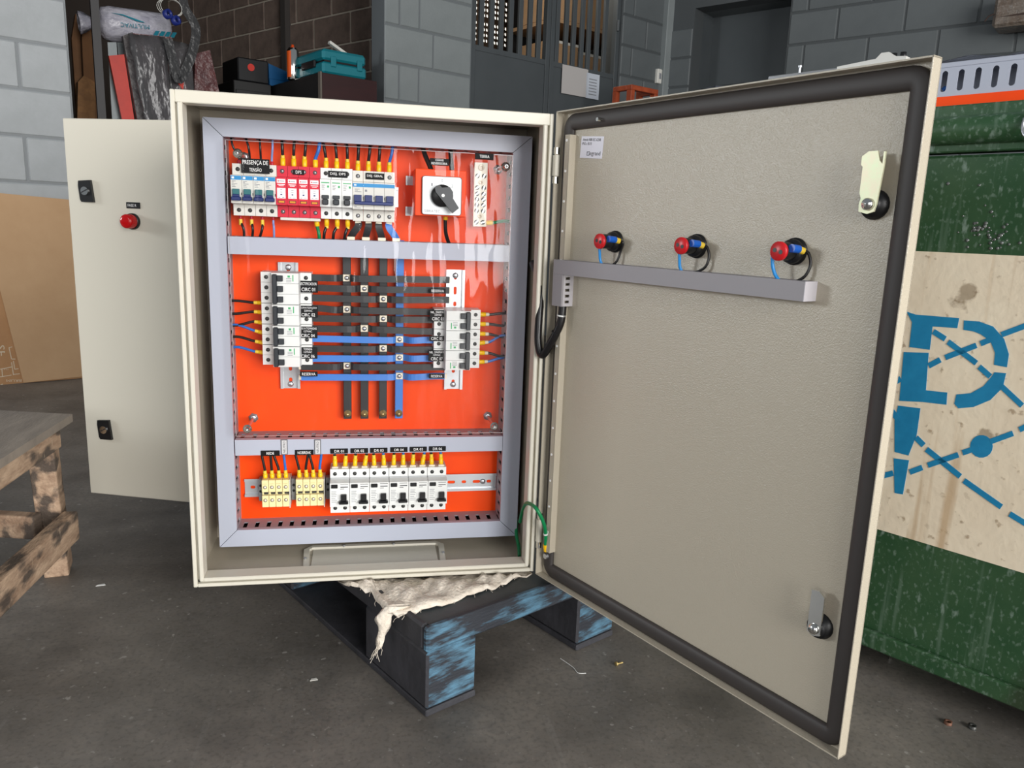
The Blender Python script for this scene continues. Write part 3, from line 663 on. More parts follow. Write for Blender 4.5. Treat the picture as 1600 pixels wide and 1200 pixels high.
for lab, n in (('white two-pole breaker tagged CIRC 07 at the foot of the right column', 2), ('white two-pole breaker tagged CIRC 05 in the middle of the right column', 2), ('white two-pole breaker tagged CIRC 03 at the top of the right column', 2)):
    side_breaker(lab, XR, zr, n, False); zr += .018 * n + .0004
# residual current breakers in the bottom row
for i in range(6):
    x = .2215 + .036 * i
    t = breaker('residual_current_breaker', f'white residual current breaker, {ordn[i]} from the left in the bottom row of six', (x, RB, zz(.1228)), None, 2, 'dr', 'residual current breakers in the bottom row')
    f = -.0625
    part('test_button', 'drtest', lambda mb: mb.box(.0030, .0145, f - .003, f, .0135, .0205, .0008), BLACK, t)
    part('toggle', 'drtog', lambda mb: (mb.box(.0205, .0305, f - .007, f, -.0105, .002, .0008), mb.box(.0165, .0335, f - .0105, f, -.0155, -.0105, .0012)), BLACK, t)
    part('print', 'drprint', lambda mb: ([mb.box(.019, .0335, f - .0003, f, .0195, .0203), mb.box(.0195, .033, f - .0003, f, .0143, .0158), mb.box(.019, .026, f - .0003, f, .0112, .012)], [mb.box(.003, .003 + w_, f - .0003, f, z, z + .0008, m=1) for w_, z in ((.009, .006), (.008, .003), (.010, .0005), (.009, -.003), (.007, -.007), (.010, -.0105), (.008, -.014))], mb.box(.0148, .0152, f - .0003, f, -.008, .001, m=1)), [PRINTK, PRINTGR], t)
    part('groove', 'drgroove', lambda mb: mb.box(.001, .035, -.0425, -.0405, .0240, .0262), mat('grey_groove', (176, 178, 180), .5), t)
    part('clamp', 'drclamp', lambda mb: (mb.box(.0035, .0145, -.035, -.02, .0425, .0455), mb.box(.0215, .0325, -.035, -.02, .0425, .0455)), TIN, t)
# terminal blocks
def terminals(x0, names, pitch):
    for i, lab in enumerate(names):
        t = thing('terminal_block', lab, 'terminal block', (x0 + pitch * i, RB, zz(.121)), None, 'cream feed terminals in the bottom row')
        w = pitch
        part('body', ('term', pitch), lambda mb: (mb.box(.0003, w - .0003, -.0405, 0, .003, .026, .0008), mb.box(.0003, w - .0003, -.0405, 0, -.026, -.0035, .0008), mb.box(.0003, w - .0003, -.034, 0, -.0036, .0031)), CREAMY, t)
        part('bridge_slot', ('tslot', pitch), lambda mb: mb.box(.0035, w - .0008, -.0352, -.034, -.0028, .0024), SCREW, t)
        for z in (.0125, -.0125): part('terminal_screw', 'termscrew', lambda mb: (mb.cyl((0, 0, 0), (0, -.0005, 0), .0033, n=12), mb.lathe([(.0005, .0025), (.001, .002), (.0012, 0)], (0, 0, 0), (0, -1, 0), 10, 1)), [SCREW, TIN], t, (w / 2, -.0405, z))
        part('wire_mouth', ('tmouth', pitch), lambda mb: mb.box(.002, w - .003, -.0409, -.0405, .019, .0195), mat('terminal_line', (190, 172, 120), .6), t)
terminals(.0992, [f'cream terminal block below the REDE tag, {n1[i]} from the left' for i in range(4)], .0122)
terminals(.1596, [f'cream terminal block below the NOBREAK tag, {n1[i]} from the left' for i in range(4)], .0126)
STOPG = mat('grey_end_stop', (140, 142, 146), .5)
for lab, x, w in (('grey end stop clamped left of the REDE terminals', .0915, .0072), ('grey end stop clamped between the two groups of terminals', .1500, .0085), ('dark grey end stop clamped between terminals and residual current breakers', .2125, .008)):
    t = thing('end_stop', lab, 'end stop', (x, RB, zz(.121)), None, 'end stops on the bottom rail')
    MB().box(0, w, -.020, 0, -.021, .021, .001).build('body', STOPG, t)
    for z in (.009, -.002): part('hole', 'esh', lambda mb: mb.cyl((0, 0, 0), (0, -.0004, 0), .0026, n=10), BLACK, t, (w / 2, -.020, z))
for lab, x in (('thin white end plate right of the REDE terminals', .1481), ('thin white end plate right of the NOBREAK terminals', .2101)):
    tag(MB().box(x, x + .0013, RB - .040, RB, zz(.0925), zz(.147)).build('end_plate', WHITE2), lab, 'end plate', 'end plates of the terminals')
# ------------------------------------------------------------------ change-over switch and earth bar
sw = thing('rotary_switch', 'white square change-over switch plate with black rotary handle', 'rotary switch', (.4163, PY, zz(.6653)))
MB().box(-.0455, .0425, -.076, -.071, -.0345, .0440, .001).box(-.0455, -.0435, -.071, 0, -.0345, .0440).box(.0405, .0425, -.071, 0, -.0345, .0440).build('bracket', ORANGE, sw)
MB().box(-.0285, .0275, -.070, -.012, -.026, .026, .002).build('switch_body', BLACK, sw)
MB().prism([(x, -.0765, z) for x, z in rrect(-.0343, .0343, -.0325, .0327, .0045)], (0, -.0045, 0)).build('plate_rim', BLACK, sw)
fp = MB().prism([(x, -.0805, z) for x, z in rrect(-.0333, .0331, -.0318, .0317, .004)], (0, -.0015, 0)).build('face_plate', mat('switch_face_white', (236, 240, 243), .35), sw)
for s_, x, z in (('1', -.0175, .0185), ('0', 0., .0255), ('2', .0175, .0172)): lettering(s_, PRINTGR, fp, (x, -.0823, z), .0022 if s_ == '1' else .0032, .005)
lettering('SIBRATEC', PRINTGR, fp, (-.0165, -.0823, -.0262), .027, .0045)
hd = MB().lathe([(0, .0190), (.006, .0190), (.008, .0175), (.008, 0)], (0, -.082, 0), (0, -1, 0), 28).build('knob', BLACK, sw)
dx, dz = math.cos(math.radians(-50)), math.sin(math.radians(-50)); px2, pz2 = -dz, dx
def kp(a, b): return (dx * a + px2 * b, -.090, dz * a + pz2 * b)
MB().prism([kp(-.0185, -.002), kp(-.0180, .0062), kp(-.011, .0068), kp(-.004, .0180), kp(.006, .0172), kp(.0135, .0105), kp(.033, .0085), kp(.033, -.0052), kp(-.012, -.0062)], (0, -.012, 0)).build('handle', TOGGLE, sw)
MB().prism([kp(-.0178, .0010), kp(-.0172, .0052), kp(-.013, .0054), kp(-.0132, .0012)], (0, -.0122, 0)).build('pointer', BLACK, sw)
MB().cyl((0, -.1015, 0), (0, -.1032, 0), .0028, n=14).build('screw', WHITE, sw)
for z in (-.027, .027):
    MB().box(-.058, -.0455, -.004, 0, z - .008, z + .008).cyl((-.052, -.004, z), (-.052, -.0075, z), .0045, n=12).build('mounting_foot', STEEL, sw)
eb = thing('earth_bar', 'white earth terminal bar with a double row of screws below the TERRA tag', 'terminal bar', (.4912, PY, zz(.6155)))
MB().box(-.0121, .0121, -.028, -.018, 0, .113, .0006).build('bar', mat('ivory_bar', (240, 236, 220), .4), eb)
MB().cyl((0, -.018, .018), (0, 0, .018), .006, n=10).cyl((0, -.018, .104), (0, 0, .104), .006, n=10).build('standoff', BLACK, eb)
for z in (.0895, .0688, .058, .0485, .0385, .028, .0078):
    for x in (-.0062, .0058):
        part('clamp_screw', 'ebscrew', lambda mb: (mb.cyl((0, 0, 0), (0, -.0006, 0), .0042, n=14), mb.obox((0, -.0008, 0), (1, 0, .9), (0, 1, 0), (-.9, 0, 1), .0036, .0004, .0008, m=1)), [SCREW, CHROME], eb, (x, -.028, z), (0, random.uniform(-.6, .6), 0))
for z, r in ((.104, .0058), (.0785, .004), (.0185, .004)):
    part('fixing_screw', ('ebfix', r), lambda mb: mb.lathe([(0, r), (.0012, r), (.0015, r * .6), (.0008, r * .55), (.0008, 0)], (0, 0, 0), (0, -1, 0), 10), TIN, eb, (0, -.028, z))
# ------------------------------------------------------------------ bus bars
BX = [.2535, .2845, .3185, .3483]
for k, (x, nm) in enumerate(zip(BX, ('leftmost black vertical bus bar of the four', 'second black vertical bus bar from the left', 'third black vertical bus bar, next to the blue one', 'blue vertical bus bar, rightmost of the four'))):
    t = thing('vertical_busbar', nm, 'busbar', (x, PY, zz(.254)), None, 'vertical sleeved bus bars')
    MB().box(-.0073, .0073, -.020, -.016, 0, .332, .0008).build('sleeve', BAR_B if k == 3 else BAR_K, t)
    MB().cyl((0, -.016, .011), (0, 0, .011), .0075, n=12).cyl((0, -.016, .316), (0, 0, .316), .0075, n=12).build('insulator', BLACK, t)
    MB().lathe([(0, .0068), (.002, .0068), (.002, .0058), (.006, .0056), (.006, .003), (.0085, .003), (.0088, 0)], (0, -.020, .0105), (0, -1, 0), 12).build('bolt', BRASS, t)
HB = [(.5165, 0), (.498, 1), (.480, 2), (.460, 0), (.444, 2), (.4255, 1), (.406, 3), (.389, 2), (.372, 3), (.356, 0), (.337, 3)]
ZL = [.5165, .4985, .4805, .4622, .4442, .4256, .4076, .3895, .3715, .356, .337]
ordn = ['first', 'second', 'third', 'fourth', 'fifth', 'sixth', 'seventh', 'eighth', 'ninth', 'tenth', 'eleventh']
for k, (z, c) in enumerate(HB):
    blue = c == 3
    t = thing('horizontal_busbar', f"{'blue' if blue else 'black'} sleeved horizontal flat bar, {ordn[k]} from the top of eleven", 'busbar', (BX[c], PY, zz(z)), None, 'horizontal sleeved bars between the columns')
    xl, xr = (.1905, .4130) if k < 9 else ((.172, .432))
    if k < 3: xr = .4375
    xl -= BX[c]; xr -= BX[c]
    zl_ = ZL[k] - z; zr_ = (.0015, .001, .0015, -.001, .0005, -.0025, .001, 0, .0005, 0, .002)[k]
    yb, yf = -.0225, -.036
    pts = smoothpath([(xl, yf, zl_), (xl + .02, yf, zl_), (-.022 if c else -.018, yf - .001, 0), (-.008, yb, 0), (.008, yb, 0), (.022, yf - .001, 0), (xr - .02, yf, zr_), (xr, yf, zr_)], 5)
    MB().flat(pts, .0035, .0118, (0, 0, 1)).build('sleeve', BAR_B if blue else BAR_K, t)
    MB().box(-.0068, .0068, yb - .0032, yb + .0018, -.0062, .0062, .0005).build('clamp_plate', TIN, t)
    MB().lathe([(0, .0042), (.0012, .0042), (.0028, .003), (.003, 0)], (0, yb - .003, 0), (0, -1, 0), 14).build('bolt', STEEL, t)
    for sx in (xl, xr):
        MB().box(sx - .004, sx + .004, yf - .0016, yf + .0016, (zl_ if sx == xl else zr_) - .0045, (zl_ if sx == xl else zr_) + .0045).build('end_lug', TIN, t)
# ------------------------------------------------------------------ name tags
def name_tag(label, px, py, w, h, lines, Y=.117, cat='name tag', rotz=0., th_=.0022, stand=None):
    q = at_y(px, py, Y)
    t = thing('name_tag', label, cat, (q.x, Y, q.z), (0, rotz, 0), 'black engraved name tags')
    MB().box(-w / 2, w / 2, 0, th_, -h / 2, h / 2, .0004).build('plate', TAGK, t)
    if stand: MB().box(-w / 4, w / 4, th_, stand, -h / 4, h / 4).build('pad', BLACK, t)
    for s_, tw, th2, dz_ in lines: lettering(s_, PRINTW, t, (0, -.0003, dz_), tw, th2)
    return t
name_tag('black tag reading PRESENÇA DE TENSÃO above the first four breakers', 399, 259.5, .0455, .0235, [('PRESENÇA DE', .041, .0085, .005), ('TENSÃO', .020, .0072, -.0055)], Y=.1145)
name_tag('small black tag reading DPS on the red surge arresters', 466.5, 269, .0185, .0085, [('DPS', .0095, .0052, 0)])
name_tag('black tag reading DISJ. DPS on the three single breakers', 528, 272.3, .0325, .0105, [('DISJ. DPS', .026, .0052, 0)])
name_tag('black tag reading DISJ. GERAL on the four-pole breaker', 586, 275.5, .0315, .0105, [('DISJ. GERAL', .027, .0048, 0)])
name_tag('black tag reading CHAVE REVERSORA above the rotary switch', 686.7, 253, .033, .0115, [('CHAVE', .014, .0036, .0028), ('REVERSORA', .027, .0040, -.0026)], Y=.0845)
name_tag('black tag reading TERRA above the earth bar', 757, 244.5, .0325, .0105, [('TERRA', .017, .0048, 0)], Y=.0845)
L5 = [(481.7, 448, .0325, .0205, [('RECTIFICADOR', .029, .0048, .0050), ('CIRC 01', .023, .0062, -.0048)], 'RECTIFICADOR CIRC 01'),
      (481.7, 487, .0325, .0205, [('CLIMATIZAÇÃO', .029, .0042, .0068), ('220VAC', .014, .0034, .0016), ('CIRC 02', .023, .0058, -.0055)], 'CLIMATIZAÇÃO CIRC 02'),
      (481.2, 519.5, .0325, .0205, [('TDU A TOMADAS', .030, .0038, .0072), ('127VAC', .014, .0034, .0020), ('CIRC 04', .023, .0058, -.0055)], 'TDU A TOMADAS CIRC 04'),
      (481.2, 551.7, .0325, .0205, [('TOMADA', .015, .0038, .0070), ('127VAC', .014, .0034, .0018), ('CIRC 06', .023, .0058, -.0055)], 'TOMADA CIRC 06')]
for px, py, w, h, ln, nm in L5: name_tag(f'black tag reading {nm} on the left column', px, py, w, h, ln)
name_tag('black tag reading RESERVA below the left column of breakers', 482.5, 584.5, .0305, .0088, [('RESERVA', .0235, .0050, 0)])
name_tag('black tag reading RESERVA above the right column of breakers', 684, 454.5, .0285, .0088, [('RESERVA', .0225, .0046, 0)])
name_tag('black tag reading CIRC 03, highest of three on the right column breakers', 684.5, 493.5, .0305, .0205, [('NIL. SWIPWR', .027, .0040, .0066), ('220VAC', .013, .0032, .0016), ('CIRC 03', .0215, .0056, -.0055)])
name_tag('narrow black tag reading CIRC 05 on the middle breaker of the right column', 682.5, 529, .0275, .0095, [('CIRC 05', .0205, .0054, 0)])
name_tag('black tag reading CIRC 07 on the lowest breaker of the right column', 682.5, 556, .0305, .0205, [('NIL. SWIPWR', .027, .0040, .0066), ('127VAC', .013, .0032, .0016), ('CIRC 07', .0215, .0056, -.0055)])
name_tag('black tag reading RESERVA below the right column of breakers', 682.5, 587.8, .0285, .0088, [('RESERVA', .0205, .0048, 0)])
CFt = CF - .0023
name_tag('black tag reading REDE on the lower duct', 422.3, 708.4, .0325, .0098, [('REDE', .013, .0050, 0)], Y=CFt)
name_tag('black tag reading NOBREAK on the lower duct', 475.5, 707.2, .0325, .0098, [('NOBREAK', .0235, .0050, 0)], Y=CFt)
for i, (px, py) in enumerate(((530, 705), (561.5, 704.4), (592, 703.8), (623.4, 702.8), (653.7, 702), (683.6, 701.2))):
    name_tag(f'black tag reading DR 0{i + 1}, {ordn[i]} of the six DR tags from the left', px, py, .0315, .0092, [(f'DR 0{i + 1}', .0170, .0048, 0)], Y=CFt)
for lab, px, py in (('grey cable marker over the blue wire of the REDE terminals', 444.2, 698.7), ('grey cable marker over the blue wire of the NOBREAK terminals', 496.4, 698.7)):
    q = at_y(px, py, CFt); t = thing('cable_marker', lab, 'cable marker', (q.x, CFt, q.z), None, 'grey cable markers')
    MB().box(-.0058, .0058, 0, .0022, -.0145, .0145, .0006).build('holder', mat('marker_grey', (110, 112, 116), .5), t)
    MB().box(-.0042, .0042, -.0004, 0, -.0125, .0125).build('insert', mat('marker_insert', (200, 200, 202), .5), t)
    lettering('NEUTRO', PRINTK, t, (0, -.0007, 0), .021, .0040, rot=(math.pi / 2, -math.pi / 2, 0))
# ------------------------------------------------------------------ wires
def wire(label, pts, r, mt, ferr=None, fm=YEL, pin=None, marker=None, group='wires inside the enclosure', name='wire', lug=None, k=6):
    """pts world points; the ferrule covers the last fl metres at the device end (the last point)"""
    P = [Vector(p) for p in pts]; o = P[0].copy()
    t = thing(name, label, 'wire', o, None, group)
    L = [p - o for p in P]
    MB().tube(smoothpath(L, k), r, 8).build('sheath', mt, t)
    if ferr:
        fl, fr = ferr; d = (L[-1] - L[-2]).normalized(); e = L[-1]
        MB().lathe([(0, r * 1.02), (.0005, fr), (fl * .8, fr), (fl, fr * .85), (fl, 0)], e - d * fl, d, 12).build('ferrule', fm, t)
        if pin: MB().cyl(e, e + d * pin, .0012, n=8).build('pin', TIN, t)
        if marker:
            b = e - d * (fl + marker[0]); MB().cyl(b, b + d * marker[0], r * 1.35, n=10).build('marker_sleeve', marker[1], t)
    return t
MK = mat('yellow_marker_sleeve', (232, 196, 60), .5)
MKP = mat('pale_marker_sleeve', (214, 206, 186), .5)
RPINK = mat('red_ferrule', (190, 20, 50), .4)
def wtop(label, pxt, pxb, pyb, r, mt, **kw):
    a = at_y(pxt[0], pxt[1], .135); b = at_y(pxb, pyb, .135); a.z = zz(.752); m_ = (a + b) / 2; m_.x += kw.pop('bow', 0.)
    return wire(label, [a, m_ + Vector((0, -.004, .006)), b + Vector((0, 0, .016)), b], r, mt, **kw)
def wxy(x, z, y=.135): return Vector((x, y, zz(z)))
zt_ = ZT + .0425
for i in range(4):
    x = X0 + .018 * (i + .5)
    wire(f"thin {'blue' if i == 3 else 'dark'} wire dropping into the top of blue-toggle breaker {n1[i]} from the left", [wxy(x + (-.012, -.007, -.001, .002)[i], .752), wxy(x + (-.008, -.001, 0, .002)[i], .733, .130), wxy(x, zt_ + .012), wxy(x, zt_)], .0019, WIRE_LB if i == 3 else WIRE_K, ferr=(.007, .0026), fm=RPINK, group='thin wires above the blue breakers')
for i in range(4):
    x = X0 + .018 * (4 + i + .5)
    wire(f"{'blue' if i == 3 else 'black'} wire with yellow ferrule entering the {n1[i]} red surge arrester", [wxy(x + (-.001, .002, .003, .008)[i], .752), wxy(x + (0, .001, .002, .006)[i], .735, .131), wxy(x, zt_ + .014), wxy(x, zt_)], .0032 if i == 3 else .0026, WIRE_B if i == 3 else WIRE_K, ferr=(.0135, .0043), marker=(.005, MK) if i < 3 else None, group='supply wires of the surge arresters')
for i, w_ in enumerate(('left', 'middle', 'right')):
    x = X0 + .018 * (8 + i + .5)
    wire(f'black wire with yellow ferrule entering the {w_} DISJ. DPS breaker from above', [wxy(x - (.005, .003, .001)[i], .752), wxy(x - (.002, .001, 0)[i], .735, .131), wxy(x, zt_ + .014), wxy(x, zt_)], .0026, WIRE_K, ferr=(.0125, .0042), marker=(.005, MK), group='wires above the DISJ. DPS breakers')
    wire(f'black wire with yellow ferrule leaving the {w_} DISJ. DPS breaker below', [wxy(x - (.006, .008, .008)[i], .575, .14), wxy(x - (.004, .006, .004)[i], .595, .132), wxy(x, ZT - .0425 - .012), wxy(x, ZT - .0425)], .0026, WIRE_K, ferr=(.0125, .0042), marker=(.004, MK), group='wires below the DISJ. DPS breakers')
for i in range(4):
    x = X0 + .018 * (11 + i + .5)
    wire(f"{'blue' if i == 3 else 'black'} wire with yellow ferrule entering the {n1[i]} pole of the wide breaker from above", [wxy(x + (.001, .003, .002, .006)[i], .752), wxy(x + (.001, .002, .001, .004)[i], .735, .131), wxy(x, zt_ + .014), wxy(x, zt_ - .002)], .0028, WIRE_B if i == 3 else WIRE_K, ferr=(.0125, .0042), marker=(.005, MK), group='supply wires of the four-pole breaker')
    t = thing('busbar_link', f"{'blue' if i == 3 else 'black'} sleeved link leaving the {n1[i]} pole of the wide breaker below", 'busbar', wxy(x, ZT - .046), None, 'sleeved links below the four-pole breaker')
    dxl = BX[i] - x
    pts = [(0, 0, 0), (0, -.002, -.008), (dxl * .45, .002, -.021), (dxl * .8, .012, -.036), (dxl, .016, -.062)]
    MB().flat(smoothpath(pts, 6), .0118, .0042, (0, 1, 0)).build('sleeve', BAR_B if i == 3 else BAR_K, t)
    MB().box(-.005, .005, -.003, .003, -.006, .004).build('lug', TIN, t)
    MB().box(dxl * .62 - .007, dxl * .62 + .007, -.003, .006, -.034, -.026, .0006).build('clamp', TIN, t)
for i in range(4):
    x = X0 + .018 * (i + .5)
    if i < 3: wire(f'thin dark wire with yellow marker leaving blue-toggle breaker {n1[i]} from the left below', [wxy(x + (.004, -.001, -.008)[i], .578, .14), wxy(x + (.005, .002, -.001)[i], .596, .132), wxy(x, ZT - .0425 - .011), wxy(x, ZT - .0425)], .0022, WIRE_K, ferr=(.006, .0024), fm=RPINK, marker=(.010, MK), group='thin wires below the blue breakers')
    else: wire('thin pale blue wire leaving the fourth blue-toggle breaker below', [wxy(x, .578, .14), wxy(x + .001, .6, .132), wxy(x, ZT - .0425 - .011), wxy(x, ZT - .0425)], .0019, WIRE_LB, ferr=(.006, .0024), fm=RPINK, group='thin wires below the blue breakers')
x = X0 + .018 * 7.6
wire('green earth wire with yellow ferrule below the red surge arresters', [wxy(x + .003, .575, .14), wxy(x + .003, .592, .132), wxy(x, ZT - .0425 - .014), wxy(x - .001, ZT - .0465)], .0030, WIRE_G, ferr=(.010, .0044))
q = wxy(.3985, .708, .12)
wire('thick black cable entering the rotary switch at its top left', [wxy(.384, .752), wxy(.390, .733, .125), wxy(.399, .712, .118), wxy(.401, .700, .116)], .0042, WIRE_K, ferr=(.008, .005))
wire('thick black cable entering the rotary switch at its top right', [wxy(.4345, .752), wxy(.4345, .735, .125), wxy(.436, .712, .118), wxy(.436, .700, .116)], .0042, WIRE_K, ferr=(.008, .005))
wire('black cable leaving the rotary switch downwards into the duct', [wxy(.438, .578, .14), wxy(.429, .600, .128), wxy(.4265, .622, .12), wxy(.4265, .632, .118)], .0034, WIRE_K, ferr=(.007, .0042))
wire('green earth wire with yellow ferrule on the lowest screw of the earth bar', [(.552, .14, zz(.6265)), (.535, .141, zz(.627)), (.517, .143, zz(.6235)), (.5035, .143, zz(.6225))], .003, WIRE_G, ferr=(.0125, .0044))
# wires of the left column (from the frame duct) and of the right column
LW = [(.470, 0), (.453, 0), (.4345, 0), (.4165, 1), (.3985, 0), (.381, 1)]
for k, (z, bl) in enumerate(LW):
    za = z + (.0015, -.004, -.006, .012, .009, .008)[k]
    wire(f"{'blue' if bl else 'black'} wire with yellow ferrule into the left column, {ordn[k]} from the top of six", [(.045, .140, zz(za)), (.066, .138, zz(za + .001)), (.092, .136, zz(z + (.0, .001, .002, .004, .003, .002)[k])), (.1085, .135, zz(z))], .0024, WIRE_B if bl else WIRE_K, ferr=(.009, .0036), marker=(.006, MK), group='wires entering the left column')
RW = [(.4555, 0), (.4375, 0), (.4195, 0), (.4015, 1), (.3835, 0), (.3655, 1)]
for k, (z, bl) in enumerate(RW):
    za = z + (.002, -.003, -.006, .0135, -.007, .007)[k]
    wire(f"{'blue' if bl else 'black'} wire with yellow ferrule out of the right column, {ordn[k]} from the top of six", [(.553, .140, zz(za)), (.536, .138, zz(za)), (.515, .136, zz(z + (0, 0, -.001, .002, -.001, .001)[k])), (.4945, .135, zz(z))], .0026, WIRE_B if bl else WIRE_K, ferr=(.0125, .0042), marker=(.006, MKP), group='wires leaving the right column')
# wires above the terminals and the residual current breakers
for g, x0, pt in ((0, .0992, .0122), (1, .1596, .0126)):
    for i in range(4):
        x = x0 + pt * (i + .5); bl = i == 3
        xt = x + (-.005, -.002, -.008, -.003)[i] if g == 0 else x + (-.006, .003, -.006, .002)[i]
        wire(f"{'blue' if bl else 'black'} wire with yellow ferrule on the {n1[i]} {'REDE' if g == 0 else 'NOBREAK'} terminal", [(xt, .133, zz(.205)), (xt, .131, zz(.190)), (x - .001, .131, zz(.166)), (x, .131, zz(.148))], .0024, WIRE_B if bl else WIRE_K, ferr=(.0085, .0040), marker=(.006, MK), group='wires of the feed terminals')
for i in range(12):
    x = .2215 + .018 * (i + .5); bl = i % 2 == 1 and i > 4
    if i == 10: x += .0
    sl = (-.0005, .0015, .0012, .003, -.001, -.001, .0005, 0, .001, .003, -.001, -.0008)[i]
    wire(f"{'blue' if bl else 'black'} wire with yellow ferrule on the {'left' if i % 2 == 0 else 'right'} terminal of the {ordn[i // 2]} residual current breaker", [(x + sl * 2, .133, zz(.212)), (x + sl * 2, .133, zz(.200)), (x + sl, .133, zz(.186)), (x, .133, zz(.1665))], .0026, WIRE_B if bl else WIRE_K, ferr=(.0145, .0042), marker=(.007, MK), group='wires of the residual current breakers')
# ------------------------------------------------------------------ clear cover on its studs
cv = thing('clear_cover', 'clear acrylic sheet covering the upper and middle breakers', 'cover', (.301, .088, zz(.24)))
hx0, hx1, hz0, hz1 = .3805 - .301, .452 - .301, .6315 - .24, .6990 - .24
mb = MB()
for a, b, c, d in ((-.238, hx0, 0, .499), (hx1, .238, 0, .499), (hx0, hx1, 0, hz0), (hx0, hx1, hz1, .499)): mb.add([(a, 0, c), (b, 0, c), (b, 0, d), (a, 0, d)], [(0, 1, 2, 3)])
mb.build('sheet', CLEAR, cv)
mb = MB()
for a, b, c, d in ((-.2385, -.2375, 0, .499), (.2375, .2385, 0, .499), (-.2375, .2375, -.0005, .0005), (-.2375, .2375, .4985, .4995)): mb.box(a, b, 0, .003, c, d)
mb.build('edge', EDGE, cv)
for lab, x, z in (('top left', .0815, .7185), ('top right', .5265, .7195), ('bottom left', .0826, .2533), ('bottom right', .5215, .2528)):
    t = thing('cover_stud', f'zinc stud with nut holding the {lab} corner of the clear cover', 'stud', (x, PY, zz(z)), None, 'studs of the clear cover')
    MB().cyl((0, 0, 0), (0, -.090, 0), .0029, n=10).build('rod', STEEL, t)
    MB().lathe([(0, .009), (.0015, .009), (.0015, .0065), (.006, .0065), (.006, .003)], (0, -.0002, 0), (0, -1, 0), 6).build('base_nut', STEEL, t)
    MB().lathe([(0, .0078), (.0012, .0078), (.0012, .0055), (.006, .005), (.0095, .0035), (.0105, 0)], (0, -.0802, 0), (0, -1, 0), 12).build('cap_nut', CHROME, t)
# ================================================================== THINGS ON THE DOOR
ca, sa = math.cos(DA), math.sin(DA)
def dw(u, v, z): return Vector((HX + u * ca - v * sa, HY + u * sa + v * ca, z + ZB))
for k, (u, nm) in enumerate(((.1402, 'nearest the hinges'), (.3022, 'in the middle of the three'), (.4554, 'nearest the locks'))):
    z = .601
    t = thing('pilot_light', f'red-capped back of the door pilot light {nm}', 'pilot light', dw(u, TI, z), (0, 0, DA), 'pilot lights through the door')
    MB().lathe([(0, .0165), (.003, .0165), (.003, .0145), (.006, .015), (.010, .0145), (.012, .011)], (0, -.0002, 0), (0, -1, 0), 22).build('lock_nut', BLACK, t)
    MB().lathe([(.008, .0108), (.030, .0108), (.032, .010)], (0, 0, 0), (0, -1, 0), 18).build('lamp_body', BLACK, t)
    c = MB().lathe([(.030, .0102), (.031, .0115), (.0345, .0115), (.0355, .0105), (.0355, 0)], (0, 0, 0), (0, -1, 0), 20).build('end_cap', mat('red_cap', (196, 22, 30), .35), t)
    for zz_, xx in ((.001, -.0042), (-.001, .0042)):
        MB().cyl((xx, -.0352, zz_), (xx, -.0358, zz_), .0027, n=12).build('cap_hole', BLACK, c)
    MB().cyl((.0128, -.0135, .003), (.0128, -.0275, .004), .0050, n=12).build('blue_terminal', mat('blue_terminal', (8, 90, 190), .35), t)
    MB().cyl((.0128, -.0138, .003), (.0150, -.0065, .001), .0044, n=8).build('yellow_marker', MK, t)
    MB().lathe([(0, .0165), (.005, .0165), (.007, .0155)], (0, .0016, 0), (0, 1, 0), 20).build('bezel', BLACK, t)
    MB().lathe([(.0016, .0142), (.018, .0138), (.0205, .011), (.021, 0)], (0, 0, 0), (0, 1, 0), 20).build('lens', REDL, t)
    def dwire(lab, pts, r, mt):
        o = dw(u, TI, z); w_ = thing('wire', lab, 'wire', o, (0, 0, DA), 'wires of the pilot lights'); MB().tube(smoothpath(pts, 6), r, 8).build('sheath', mt, w_)
    dwire(f'black wire looping from the pilot light {nm}', [(.0150, -.0070, .001), (.021, -.005, -.001), (.0255 if k else .017, -.005, -.014), (.022 if k else .014, -.008, -.028), (.008 if k < 2 else .012, -.012, -.036)], .0019, WIRE_K)
    dwire(f'sky blue wire hanging from the pilot light {nm}', [(-.010, -.022, .002), (-.016 if k == 2 else -.0135, -.021, -.004), (-.0165 if k == 2 else -.013, -.020, -.016), (-.013, -.018, -.028), (-.007 if k == 2 else -.010, -.016, -.036)], .0021, WIRE_SB)
# grey duct on the door: a horizontal run and a short drop
DUCT_D = mat('grey_duct_door', (150, 146, 150), .45)
t = thing('wiring_duct', 'grey wiring duct running across the inside of the door', 'cable duct', dw(.0, TI, .544), (0, 0, DA), 'grey ducts on the door')
MB().prism([(.022, -.0245, 0), (.489, -.0245, 0), (.489, -.0245, .0235), (.022, -.0245, .0235)], (0, .0035, 0)).build('cover', DUCT_D, t)
MB().box(.022, .489, -.0209, 0, 0, .0014).box(.022, .489, -.0209, 0, .0222, .0235).box(.022, .489, -.0015, 0, .0014, .0222).build('channel', DUCT_IN, t)
MB().box(.4885, .490, -.0245, 0, 0, .0235).build('end_cap', mat('pale_end_cap', (196, 192, 198), .4), t)
t = thing('wiring_duct', 'short vertical grey duct dropping beside the hinges on the door', 'cable duct', dw(.0, TI, .492), (0, 0, DA), 'grey ducts on the door')
MB().box(.022, .046, -.0245, -.0210, 0, .0518).build('cover', DUCT_D, t)
mb = MB().box(.0446, .046, -.0209, -.0170, 0, .0518).box(.0446, .046, -.0075, 0, 0, .0518).box(.022, .0234, -.0209, 0, 0, .0518)
for k in range(6): mb.box(.0446, .046, -.0170, -.0075, k * .0096 - .0 + (.0 if k else 0), min(k * .0096 + .0052, .0518))
mb.build('slotted_channel', mat('pale_duct', (188, 184, 188), .45), t)
